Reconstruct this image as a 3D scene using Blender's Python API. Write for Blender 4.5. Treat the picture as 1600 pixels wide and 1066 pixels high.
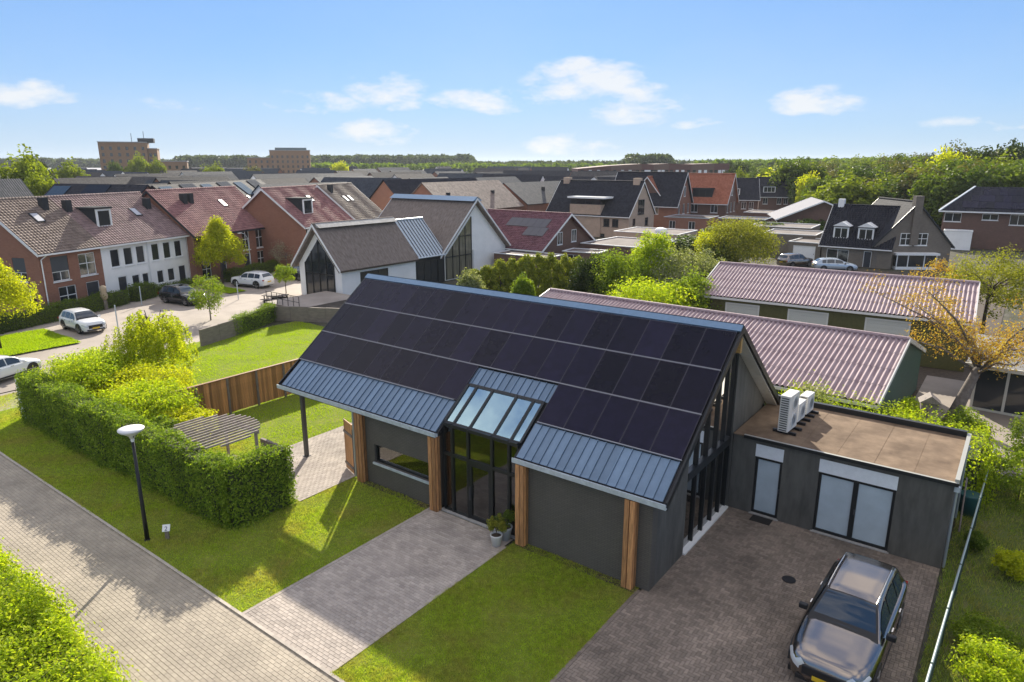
import bpy, math, random
import numpy as np
from mathutils import Vector, Matrix
R = math.radians
for o in list(bpy.data.objects): bpy.data.objects.remove(o, do_unlink=True)
S = bpy.context.scene
COL = S.collection

# ------------------------------------------------------------------ camera
CAM = (7.94, -16.77, 12.4)
PITCH, YAW = 14.55, 36.8
cd = bpy.data.cameras.new('camera'); cam = bpy.data.objects.new('camera', cd); COL.objects.link(cam)
cd.sensor_width = 36; cd.lens = 24.0; cd.clip_start = .1; cd.clip_end = 9000
cam.location = CAM; cam.rotation_euler = (R(90 - PITCH), 0, R(YAW)); S.camera = cam
# ------------------------------------------------------------------ light
SUN_AZ, SUN_EL = -37.7, 26.0
sv = Vector((math.sin(R(SUN_AZ)) * math.cos(R(SUN_EL)), math.cos(R(SUN_AZ)) * math.cos(R(SUN_EL)), math.sin(R(SUN_EL))))
sl = bpy.data.lights.new('sun', 'SUN'); sl.energy = 4.6; sl.angle = R(.55); sl.color = (1, .92, .78)
so = bpy.data.objects.new('sun', sl); COL.objects.link(so); so.rotation_euler = sv.to_track_quat('Z', 'Y').to_euler()
so.location = (0, 0, 60)
V = S.view_settings; V.view_transform = 'Standard'; V.look = 'None'; V.gamma = 1; V.exposure = 1.0
S.cycles.use_denoising = True
S.cycles.max_bounces = 8; S.cycles.transparent_max_bounces = 12
W = bpy.data.worlds.new('World'); S.world = W; W.use_nodes = True

def nd(t, ty, **kw):
    n = t.nodes.new(ty)
    for k, v in kw.items():
        if k in n.inputs.keys(): n.inputs[k].default_value = v
        else: setattr(n, k, v)
    return n
def mth(t, op, a, b=None, c=None, clamp=False):
    n = t.nodes.new('ShaderNodeMath'); n.operation = op; n.use_clamp = clamp
    for i, x in enumerate((a, b, c)):
        if x is None: continue
        if isinstance(x, (int, float)): n.inputs[i].default_value = x
        else: t.links.new(x, n.inputs[i])
    return n.outputs[0]
def sky_world():
    t = W.node_tree; t.nodes.clear(); L = t.links.new
    out = t.nodes.new('ShaderNodeOutputWorld'); bg = nd(t, 'ShaderNodeBackground', Strength=.125)
    sk = t.nodes.new('ShaderNodeTexSky'); sk.sky_type = 'NISHITA'; sk.sun_disc = False
    sk.sun_elevation = R(SUN_EL); sk.sun_rotation = R(SUN_AZ); sk.altitude = 0
    sk.air_density = 1.0; sk.dust_density = .15; sk.ozone_density = 3.0
    # the clear-sky model is far more contrasty than a film sky: compress it, keep its hue
    gm = nd(t, 'ShaderNodeGamma', Gamma=.42); L(sk.outputs[0], gm.inputs[0])
    hs = nd(t, 'ShaderNodeHueSaturation', Saturation=1.45, Value=1.0); L(gm.outputs[0], hs.inputs['Color'])
    tn = nd(t, 'ShaderNodeMixRGB'); tn.blend_type = 'MULTIPLY'; tn.inputs[0].default_value = 1; tn.inputs[2].default_value = (.66, 1.03, 1.60, 1); L(hs.outputs[0], tn.inputs[1])
    co = t.nodes.new('ShaderNodeTexCoord'); sep = t.nodes.new('ShaderNodeSeparateXYZ'); L(co.outputs['Generated'], sep.inputs[0])
    # azimuth (from the view axis, positive to the right) and elevation in degrees
    az = mth(t, 'MULTIPLY', mth(t, 'ARCTAN2', sep.outputs[0], sep.outputs[1]), 57.2958)
    az = mth(t, 'ADD', az, YAW)
    el = mth(t, 'MULTIPLY', mth(t, 'ARCSINE', sep.outputs[2]), 57.2958)
    mp = nd(t, 'ShaderNodeMapping'); mp.inputs['Scale'].default_value = (1, 1, 2.6); L(co.outputs['Generated'], mp.inputs[0])
    n1 = nd(t, 'ShaderNodeTexNoise', Scale=13.0, Detail=10.0, Roughness=.60); L(mp.outputs[0], n1.inputs['Vector'])
    n2 = nd(t, 'ShaderNodeTexNoise', Scale=2.2, Detail=5.0, Roughness=.55); L(mp.outputs[0], n2.inputs['Vector'])
    # cumulus banks: azimuth, elevation, half width, half height, weight
    banks = [(5.8, 6.2, 5.6, 2.2, 1.0), (9.5, 4.6, 5.0, 1.9, .85), (-1.5, 4.7, 6.5, 1.3, .85), (-9.8, 5.6, 3.6, 1.6, .8), (-10.5, 2.4, 4.4, 1.2, 1.0), (-15.5, 4.4, 4.5, 1.0, .7),
             (-8.2, 4.3, 2.4, .6, .7), (5.2, 1.5, 5.2, 1.1, .9), (-33.5, 4.6, 3.6, 1.3, 1.0), (23.0, 4.4, 4.0, 1.3, .95), (-16, 4.9, 4.0, .6, .5),
             (34, 2.6, 6, .7, .5), (-24, 4.2, 4, .6, .45), (15, 3.0, 5, .6, .45)]
    acc = None
    for a, e, w, h, k in banks:
        dx = mth(t, 'DIVIDE', mth(t, 'SUBTRACT', az, a), w); dy = mth(t, 'DIVIDE', mth(t, 'SUBTRACT', el, e), h)
        d = mth(t, 'ADD', mth(t, 'MULTIPLY', dx, dx), mth(t, 'MULTIPLY', dy, dy))
        m = mth(t, 'MULTIPLY', mth(t, 'SUBTRACT', 1.0, d, clamp=True), k)
        acc = m if acc is None else mth(t, 'MAXIMUM', acc, m)
    den = mth(t, 'ADD', mth(t, 'MULTIPLY', mth(t, 'SUBTRACT', n1.outputs[0], .5), 4.6), mth(t, 'MULTIPLY', acc, 1.25))
    cum = mth(t, 'MULTIPLY', mth(t, 'MULTIPLY', mth(t, 'SUBTRACT', den, .38), 1.1, clamp=True), mth(t, 'MULTIPLY', acc, 3.0, clamp=True))
    # thin veil all round the sky, thicker to the horizon
    veil = mth(t, 'MULTIPLY', mth(t, 'SUBTRACT', n2.outputs[0], .38, clamp=True), 1.1)
    low = mth(t, 'POWER', 2.718, mth(t, 'MULTIPLY', mth(t, 'MAXIMUM', el, 0.0), -.12))
    veil = mth(t, 'ADD', mth(t, 'MULTIPLY', veil, low), mth(t, 'MULTIPLY', mth(t, 'POWER', 2.718, mth(t, 'MULTIPLY', mth(t, 'MAXIMUM', el, 0.0), -.16)), .55), clamp=True)
    c1 = nd(t, 'ShaderNodeMixRGB'); c1.inputs[2].default_value = (2.55, 3.0, 3.65, 1)
    L(veil, c1.inputs[0]); L(tn.outputs[0], c1.inputs[1])
    c2 = nd(t, 'ShaderNodeMixRGB'); c2.inputs[2].default_value = (3.7, 3.75, 3.8, 1)
    L(mth(t, 'MULTIPLY', cum, .85), c2.inputs[0]); L(c1.outputs[0], c2.inputs[1])
    # broken bright cloud cover higher up, all round (the car's bonnet mirrors it)
    n3 = nd(t, 'ShaderNodeTexNoise', Scale=2.6, Detail=7.0, Roughness=.58); L(co.outputs['Generated'], n3.inputs['Vector'])
    hi = mth(t, 'MULTIPLY', mth(t, 'SUBTRACT', el, 15.0, clamp=False), 1 / 18.0, clamp=True)
    cov = mth(t, 'MULTIPLY', mth(t, 'MULTIPLY', mth(t, 'SUBTRACT', n3.outputs[0], .40), 5.0, clamp=True), hi)
    c3 = nd(t, 'ShaderNodeMixRGB'); c3.inputs[2].default_value = (6.6, 6.0, 5.4, 1)
    L(cov, c3.inputs[0]); L(c2.outputs[0], c3.inputs[1])
    L(c3.outputs[0], bg.inputs[0]); L(bg.outputs[0], out.inputs[0])
sky_world()

# ------------------------------------------------------------------ helpers
_f, _r, _u = (cam.rotation_euler.to_matrix() @ Vector(v) for v in ((0, 0, -1), (1, 0, 0), (0, 1, 0)))
def px(p):
    q = Vector(p) - Vector(CAM); z = q.dot(_f)
    return (800 + 1066.67 * q.dot(_r) / z, 533 - 1066.67 * q.dot(_u) / z) if z > .1 else (-9999, -9999)
def seen(p, m=10):
    u, v = px(p); return -m < u < 1600 + m and -m < v < 1066 + m

class MB:
    def __init__(s): s.v = []; s.f = []
    def add(s, vs, fs):
        k = len(s.v); s.v += [tuple(map(float, p)) for p in vs]; s.f += [tuple(k + i for i in f) for f in fs]; return s
    def box(s, x0, x1, y0, y1, z0, z1):
        return s.add([(x0, y0, z0), (x1, y0, z0), (x1, y1, z0), (x0, y1, z0), (x0, y0, z1), (x1, y0, z1), (x1, y1, z1), (x0, y1, z1)],
                     [(0, 3, 2, 1), (4, 5, 6, 7), (0, 1, 5, 4), (1, 2, 6, 5), (2, 3, 7, 6), (3, 0, 4, 7)])
    def cbox(s, c, d): return s.box(c[0]-d[0]/2, c[0]+d[0]/2, c[1]-d[1]/2, c[1]+d[1]/2, c[2]-d[2]/2, c[2]+d[2]/2)
    def quad(s, *p): return s.add(p, [tuple(range(len(p)))])
    def prism(s, poly, vec):                       # closed prism: polygon swept along vec
        n = len(poly); v = Vector(vec)
        return s.add(list(poly) + [tuple(Vector(p) + v) for p in poly],
                     [tuple(range(n))[::-1], tuple(range(n, 2*n))] + [(i, (i+1) % n, n + (i+1) % n, n + i) for i in range(n)])
    def tube(s, pts, rad, n=8, cap=True):
        pts = [Vector(p) for p in pts]; rad = rad if isinstance(rad, (list, tuple)) else [rad] * len(pts)
        k = len(s.v); up = Vector((.13, .21, .97))
        for i, p in enumerate(pts):
            d = (pts[min(i+1, len(pts)-1)] - pts[max(i-1, 0)]).normalized()
            a = d.cross(up); a = a.normalized() if a.length > 1e-3 else Vector((1, 0, 0)); b = d.cross(a)
            for j in range(n):
                t = 2 * math.pi * j / n; s.v.append(tuple(p + (a * math.cos(t) + b * math.sin(t)) * rad[i]))
        for i in range(len(pts) - 1):
            for j in range(n):
                s.f.append((k+i*n+j, k+i*n+(j+1) % n, k+(i+1)*n+(j+1) % n, k+(i+1)*n+j))
        if cap:
            s.f.append(tuple(k + j for j in range(n))[::-1]); e = k + (len(pts)-1) * n; s.f.append(tuple(e + j for j in range(n)))
        return s
    def lathe(s, prof, c=(0, 0, 0), n=20):
        k = len(s.v)
        for r, z in prof:
            for j in range(n):
                t = 2 * math.pi * j / n; s.v.append((c[0] + r*math.cos(t), c[1] + r*math.sin(t), c[2] + z))
        for i in range(len(prof)-1):
            for j in range(n): s.f.append((k+i*n+j, k+i*n+(j+1) % n, k+(i+1)*n+(j+1) % n, k+(i+1)*n+j))
        s.f.append(tuple(k + j for j in range(n))[::-1]); e = k + (len(prof)-1)*n; s.f.append(tuple(e + j for j in range(n)))
        return s
    def bar(s, a, b, w, h):                        # rectangular bar from a to b
        a, b = Vector(a), Vector(b); d = (b - a).normalized(); up = Vector((0, 0, 1)) if abs(d.z) < .95 else Vector((0, 1, 0))
        x = d.cross(up).normalized() * w / 2; y = x.cross(d).normalized() * h / 2
        q = [a - x - y, a + x - y, a + x + y, a - x + y]
        return s.prism([tuple(p) for p in q], tuple(b - a))
    def build(s, name, mat, parent=None, smooth=False, bevel=0):
        me = bpy.data.meshes.new(name); me.from_pydata(s.v, [], s.f); me.update()
        if mat: me.materials.append(mat)
        return link(name, me, parent, smooth, bevel)
def link(name, me, parent=None, smooth=False, bevel=0):
    o = bpy.data.objects.new(name, me); COL.objects.link(o); o.parent = parent
    if smooth: me.shade_smooth()
    if bevel:
        b = o.modifiers.new('bevel', 'BEVEL'); b.width = bevel; b.segments = 2; b.limit_method = 'ANGLE'
    return o
def np_mesh(name, verts, faces, mat):              # fast mesh from arrays (faces: N x k)
    me = bpy.data.meshes.new(name); nv, (nf, k) = len(verts), faces.shape
    me.vertices.add(nv); me.vertices.foreach_set('co', np.asarray(verts, np.float32).ravel())
    me.loops.add(nf * k); me.loops.foreach_set('vertex_index', faces.astype(np.int32).ravel())
    me.polygons.add(nf); me.polygons.foreach_set('loop_start', np.arange(0, nf * k, k, dtype=np.int32))
    me.update(calc_edges=True); me.validate(); me.shade_flat(); me.materials.append(mat); return me
def tag(o, label, cat, group=None, kind=None):
    if label: o['label'] = label
    if cat: o['category'] = cat
    if group: o['group'] = group
    if kind: o['kind'] = kind
    return o
def empty(name, loc=(0, 0, 0), rz=0, label=None, cat=None, group=None):
    o = bpy.data.objects.new(name, None); COL.objects.link(o); o.location = loc; o.rotation_euler = (0, 0, R(rz)); o.empty_display_size = .2
    return tag(o, label, cat, group)
def struct(o, label=None):
    o['kind'] = 'structure'
    if label: o['label'] = label
    return o
def copy_tree(o, parent=None):
    c = o.copy(); COL.objects.link(c); c.parent = parent
    for ch in list(o.children): copy_tree(ch, c)
    return c

# ------------------------------------------------------------------ materials
MATS = {}
def mat(name, col, rough=.7, metal=0, spec=.5, noise=0, nscale=6, bump=0, bscale=40, col2=None, coat=0, emit=0, stretch=None, island=0):
    if name in MATS: return MATS[name]
    m = bpy.data.materials.new(name); m.use_nodes = True; t = m.node_tree; b = t.nodes['Principled BSDF']; L = t.links.new
    b.inputs['Base Color'].default_value = (*col, 1); b.inputs['Roughness'].default_value = rough; b.inputs['Metallic'].default_value = metal
    b.inputs['Specular IOR Level'].default_value = spec; b.inputs['Coat Weight'].default_value = coat
    co = t.nodes.new('ShaderNodeTexCoord'); vec = co.outputs['Object']
    if stretch:
        mp = t.nodes.new('ShaderNodeMapping'); mp.inputs['Scale'].default_value = stretch; L(vec, mp.inputs[0]); vec = mp.outputs[0]
    src = None
    if noise or col2:
        n = nd(t, 'ShaderNodeTexNoise', Scale=nscale, Detail=6.0, Roughness=.6); L(vec, n.inputs['Vector'])
        c2 = col2 or tuple(min(1, c * (1 + noise)) for c in col); c1 = col if col2 else tuple(c * (1 - noise) for c in col)
        rp = t.nodes.new('ShaderNodeValToRGB'); rp.color_ramp.elements[0].position = .32; rp.color_ramp.elements[1].position = .68
        rp.color_ramp.elements[0].color = (*c1, 1); rp.color_ramp.elements[1].color = (*c2, 1); L(n.outputs[0], rp.inputs[0]); src = rp.outputs[0]
    if island:
        g = t.nodes.new('ShaderNodeNewGeometry'); oi = t.nodes.new('ShaderNodeObjectInfo')
        f = mth(t, 'FRACT', mth(t, 'ADD', g.outputs['Random Per Island'], oi.outputs['Random']))
        v = mth(t, 'MULTIPLY_ADD', f, 2 * island, 1 - island)
        mx = t.nodes.new('ShaderNodeVectorMath'); mx.operation = 'SCALE'
        if src: L(src, mx.inputs[0])
        else: mx.inputs[0].default_value = col
        L(v, mx.inputs['Scale']); src = mx.outputs[0]
    if src: L(src, b.inputs['Base Color'])
    if bump:
        n = nd(t, 'ShaderNodeTexNoise', Scale=bscale, Detail=4.0); L(vec, n.inputs['Vector'])
        bp = nd(t, 'ShaderNodeBump', Strength=bump, Distance=.02); L(n.outputs[0], bp.inputs['Height']); L(bp.outputs[0], b.inputs['Normal'])
    if emit:
        b.inputs['Emission Color'].default_value = (*col, 1); b.inputs['Emission Strength'].default_value = emit
    MATS[name] = m; return m
def brickmat(name, c1, c2, mortar, bw=.21, bh=.063, ms=.012, bump=.4):
    m = bpy.data.materials.new(name); m.use_nodes = True; t = m.node_tree; b = t.nodes['Principled BSDF']; L = t.links.new
    co = t.nodes.new('ShaderNodeTexCoord'); sp = t.nodes.new('ShaderNodeSeparateXYZ'); L(co.outputs['Object'], sp.inputs[0])
    cb = t.nodes.new('ShaderNodeCombineXYZ'); L(mth(t, 'ADD', sp.outputs[0], sp.outputs[1]), cb.inputs[0]); L(sp.outputs[2], cb.inputs[1])
    br = t.nodes.new('ShaderNodeTexBrick'); L(cb.outputs[0], br.inputs['Vector'])
    for k, v in (('Color1', (*c1, 1)), ('Color2', (*c2, 1)), ('Mortar', (*mortar, 1)), ('Scale', 1.0), ('Mortar Size', ms), ('Brick Width', bw), ('Row Height', bh), ('Bias', 0.0), ('Mortar Smooth', .2)): br.inputs[k].default_value = v
    n = nd(t, 'ShaderNodeTexNoise', Scale=1.3, Detail=5.0); L(co.outputs['Object'], n.inputs['Vector'])
    mx = nd(t, 'ShaderNodeMixRGB'); mx.blend_type = 'MULTIPLY'; mx.inputs[0].default_value = .55; L(br.outputs[0], mx.inputs[1])
    rp = t.nodes.new('ShaderNodeValToRGB'); rp.color_ramp.elements[0].color = (.55, .55, .55, 1); rp.color_ramp.elements[1].color = (1.25, 1.2, 1.15, 1); L(n.outputs[0], rp.inputs[0]); L(rp.outputs[0], mx.inputs[2])
    L(mx.outputs[0], b.inputs['Base Color']); b.inputs['Roughness'].default_value = .85
    bp = nd(t, 'ShaderNodeBump', Strength=bump, Distance=.01); bp.invert = True; L(br.outputs['Fac'], bp.inputs['Height']); L(bp.outputs[0], b.inputs['Normal'])
    MATS[name] = m; return m
def tilemat(name, c1, c2, rough=.45, w=.3, h=.34, spec=.5, bump=.8):
    # object x along the eave, y up the slope: courses and pan shapes as fine relief
    m = bpy.data.materials.new(name); m.use_nodes = True; t = m.node_tree; b = t.nodes['Principled BSDF']; L = t.links.new
    co = t.nodes.new('ShaderNodeTexCoord'); sp = t.nodes.new('ShaderNodeSeparateXYZ'); L(co.outputs['Object'], sp.inputs[0])
    fx = mth(t, 'SINE', mth(t, 'MULTIPLY', sp.outputs[0], 2 * math.pi / w)); fy = mth(t, 'FRACT', mth(t, 'DIVIDE', sp.outputs[1], h))
    hgt = mth(t, 'ADD', mth(t, 'MULTIPLY', fx, .5), mth(t, 'MULTIPLY', fy, -1.0))
    bp = nd(t, 'ShaderNodeBump', Strength=bump, Distance=.04); L(hgt, bp.inputs['Height']); L(bp.outputs[0], b.inputs['Normal'])
    cell = t.nodes.new('ShaderNodeTexWhiteNoise'); cb = t.nodes.new('ShaderNodeCombineXYZ')
    L(mth(t, 'FLOOR', mth(t, 'DIVIDE', sp.outputs[0], w)), cb.inputs[0]); L(mth(t, 'FLOOR', mth(t, 'DIVIDE', sp.outputs[1], h)), cb.inputs[1]); L(cb.outputs[0], cell.inputs['Vector'])
    n = nd(t, 'ShaderNodeTexNoise', Scale=.7, Detail=5.0); L(co.outputs['Object'], n.inputs['Vector'])
    f = mth(t, 'ADD', mth(t, 'MULTIPLY', cell.outputs[0], .5), mth(t, 'MULTIPLY', n.outputs[0], .5))
    rp = t.nodes.new('ShaderNodeValToRGB'); rp.color_ramp.elements[0].color = (*c1, 1); rp.color_ramp.elements[1].color = (*c2, 1)
    rp.color_ramp.elements[0].position = .25; rp.color_ramp.elements[1].position = .75
    L(f, rp.inputs[0]); L(rp.outputs[0], b.inputs['Base Color'])
    b.inputs['Roughness'].default_value = rough; b.inputs['Specular IOR Level'].default_value = spec
    MATS[name] = m; return m
def leafmat(name, c1, c2, c3, trans=.45, rough=.6, patch=None, pth=.47):
    m = bpy.data.materials.new(name); m.use_nodes = True; t = m.node_tree; b = t.nodes['Principled BSDF']; L = t.links.new; out = t.nodes['Material Output']
    g = t.nodes.new('ShaderNodeNewGeometry'); rp = t.nodes.new('ShaderNodeValToRGB'); e = rp.color_ramp.elements
    e[0].color = (*c1, 1); e[1].color = (*c3, 1); e.new(.5).color = (*c2, 1); L(g.outputs['Random Per Island'], rp.inputs[0])
    col = rp.outputs[0]
    if patch:                                            # drier, browner patches that run through the turf
        co = t.nodes.new('ShaderNodeTexCoord'); n = nd(t, 'ShaderNodeTexNoise', Scale=.55, Detail=7.0, Roughness=.68); L(co.outputs['Object'], n.inputs['Vector'])
        pm = nd(t, 'ShaderNodeMixRGB'); pm.inputs[2].default_value = (*patch, 1); L(mth(t, 'MULTIPLY', mth(t, 'SUBTRACT', n.outputs[0], pth), 4.2, clamp=True), pm.inputs[0]); L(col, pm.inputs[1])
        n2 = nd(t, 'ShaderNodeTexNoise', Scale=5.0, Detail=5.0, Roughness=.7); L(co.outputs['Object'], n2.inputs['Vector'])
        vm = t.nodes.new('ShaderNodeVectorMath'); vm.operation = 'SCALE'; L(pm.outputs[0], vm.inputs[0]); L(mth(t, 'MULTIPLY_ADD', n2.outputs[0], 1.9, .08), vm.inputs['Scale']); col = vm.outputs[0]
    L(col, b.inputs['Base Color']); b.inputs['Roughness'].default_value = rough; b.inputs['Specular IOR Level'].default_value = .18
    tr = t.nodes.new('ShaderNodeBsdfTranslucent'); mu = nd(t, 'ShaderNodeMixRGB'); mu.blend_type = 'MULTIPLY'; mu.inputs[0].default_value = 1; mu.inputs[2].default_value = (1.32, 1.34, .45, 1)
    L(col, mu.inputs[1]); L(mu.outputs[0], tr.inputs[0]); mx = nd(t, 'ShaderNodeMixShader'); mx.inputs[0].default_value = trans
    L(b.outputs[0], mx.inputs[1]); L(tr.outputs[0], mx.inputs[2]); L(mx.outputs[0], out.inputs[0]); MATS[name] = m; return m
def glassmat(name, tint=(.75, .8, .8), refl=.12, rough=.01, gcol=(1, 1, 1)):
    m = bpy.data.materials.new(name); m.use_nodes = True; t = m.node_tree; t.nodes.clear(); L = t.links.new; out = t.nodes.new('ShaderNodeOutputMaterial')
    tr = t.nodes.new('ShaderNodeBsdfTransparent'); tr.inputs[0].default_value = (*tint, 1); gl = t.nodes.new('ShaderNodeBsdfGlossy'); gl.inputs['Roughness'].default_value = rough; gl.inputs['Color'].default_value = (*gcol, 1)
    lw = nd(t, 'ShaderNodeFresnel', IOR=1.5); mx = t.nodes.new('ShaderNodeMixShader')
    L(mth(t, 'ADD', mth(t, 'MULTIPLY', lw.outputs[0], 1.4), refl, clamp=True), mx.inputs[0]); L(tr.outputs[0], mx.inputs[1]); L(gl.outputs[0], mx.inputs[2]); L(mx.outputs[0], out.inputs[0])
    MATS[name] = m; return m

M_char = brickmat('charcoal_brick', (.105, .097, .080), (.12, .11, .092), (.085, .078, .066), bump=.5)
M_extw = mat('charcoal_render', (.095, .092, .08), .8, noise=.28, nscale=1.6, stretch=(2.2, 2.2, .5), bump=.25, bscale=120)
M_seam = mat('zinc_blue_grey', (.175, .25, .34), .4, .4, noise=.12, nscale=2, island=.12)
M_ridge = mat('ridge_metal', (.19, .29, .40), .4, .4, noise=.08)
M_gut = mat('gutter_zinc', (.50, .56, .60), .45, .25, noise=.15, nscale=5)
M_pv = mat('solar_cell', (.010, .008, .020), .25, 0, .2, noise=.3, nscale=3, island=.5)
M_pvf = mat('solar_frame', (.085, .08, .095), .5, .5)
M_wood = mat('cedar_board', (.44, .215, .085), .6, noise=.35, nscale=3, stretch=(9, 9, .8), island=.48, bump=.3, bscale=20)
M_woodgrey = mat('weathered_timber', (.20, .165, .14), .8, noise=.3, nscale=4, stretch=(8, 8, 1), bump=.3)
M_anth = mat('anthracite_frame', (.012, .014, .015), .4)
M_glass = glassmat('window_glass', (.68, .74, .72), .08)
M_sky = glassmat('skylight_glass', (.72, .86, .95), .48, gcol=(.56, .84, 1.0))
M_frost = mat('frosted_film', (.44, .52, .56), .18, noise=.12, nscale=.9, spec=.7)
M_white = mat('white_paint', (.78, .78, .76), .6, noise=.04)
M_plast = mat('off_white_plastic', (.70, .69, .64), .45)
M_dkmet = mat('dark_metal', (.02, .02, .022), .45, .4)
M_steel = mat('grey_steel', (.09, .09, .095), .5, .5)
M_conc = mat('concrete', (.36, .35, .33), .85, noise=.2, nscale=3, bump=.3)
M_felt = mat('roof_felt', (.125, .085, .055), .9, spec=.2, col2=(.25, .178, .118), nscale=1.5, bump=.25, bscale=60)
M_pane = mat('dark_pane', (.025, .03, .034), .06, spec=.8)
M_brick = brickmat('red_brick', (.30, .115, .066), (.36, .15, .09), (.26, .16, .115))
M_brick2 = brickmat('brown_brick', (.15, .075, .056), (.20, .10, .072), (.14, .10, .08))
M_brick3 = brickmat('beige_brick', (.52, .36, .25), (.60, .44, .32), (.46, .37, .29))
M_brick4 = brickmat('grey_brick', (.17, .145, .115), (.22, .19, .15), (.16, .14, .12))
M_soil = mat('bare_soil', (.075, .055, .038), .95, noise=.35, nscale=5, bump=.6, bscale=25)
# ------------------------------------------------------------------ ground
def grassmat(name, c1, c2, c3):
    m = bpy.data.materials.new(name); m.use_nodes = True; t = m.node_tree; b = t.nodes['Principled BSDF']; L = t.links.new
    co = t.nodes.new('ShaderNodeTexCoord'); n = nd(t, 'ShaderNodeTexNoise', Scale=.9, Detail=8.0, Roughness=.7); L(co.outputs['Object'], n.inputs['Vector'])
    rp = t.nodes.new('ShaderNodeValToRGB'); e = rp.color_ramp.elements; e[0].position = .3; e[1].position = .72; e[0].color = (*c1, 1); e[1].color = (*c3, 1); e.new(.5).color = (*c2, 1)
    L(n.outputs[0], rp.inputs[0]); L(rp.outputs[0], b.inputs['Base Color']); b.inputs['Roughness'].default_value = .9; b.inputs['Specular IOR Level'].default_value = .1
    n2 = nd(t, 'ShaderNodeTexNoise', Scale=45.0, Detail=4.0); L(co.outputs['Object'], n2.inputs['Vector'])
    bp = nd(t, 'ShaderNodeBump', Strength=.8, Distance=.04); L(n2.outputs[0], bp.inputs['Height']); L(bp.outputs[0], b.inputs['Normal']); MATS[name] = m; return m
M_lawn = grassmat('lawn_soil', (.15, .19, .028), (.19, .24, .034), (.28, .27, .07))
M_rough = grassmat('rough_grass', (.09, .10, .03), (.12, .15, .04), (.20, .17, .08))
M_town = grassmat('town_ground', (.06, .07, .03), (.10, .095, .07), (.16, .15, .13))
M_blade = leafmat('grass_blade', (.26, .37, .03), (.36, .47, .042), (.52, .53, .10), .5, .6, (.40, .33, .125), .445)
M_bladeY = leafmat('mown_grass_blade', (.27, .40, .014), (.34, .47, .018), (.42, .50, .026), .5, .6)
M_bladeR = leafmat('wild_grass_blade', (.17, .27, .03), (.28, .37, .06), (.44, .42, .14), .45, .6, (.30, .25, .11))
M_paveR = mat('road_paver', (.36, .31, .24), .85, noise=.17, nscale=.8, island=.08, bump=.2, bscale=150)
M_paveP = mat('path_paver', (.40, .345, .295), .85, noise=.2, nscale=1.1, island=.14, bump=.2, bscale=150)
M_paveD = mat('drive_paver', (.21, .168, .132), .85, noise=.34, nscale=.5, island=.22, bump=.25, bscale=150)
M_paveS = mat('street_paver', (.31, .265, .225), .85, noise=.18, nscale=.35, island=.12)
M_joint = mat('joint_sand', (.30, .26, .20), .95, noise=.3, nscale=8)
M_jointD = mat('dark_joint_sand', (.10, .083, .068), .95, noise=.3, nscale=8)

def sheet(name, poly, z, m, parent=None):
    return struct(MB().add([(x, y, z) for x, y in poly], [tuple(range(len(poly)))]).build(name, m, parent))
def rect(x0, x1, y0, y1): return [(x0, y0), (x1, y0), (x1, y1), (x0, y1)]
ground = sheet('ground', rect(-3000, 3000, -400, 3500), -.06, M_town)

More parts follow.
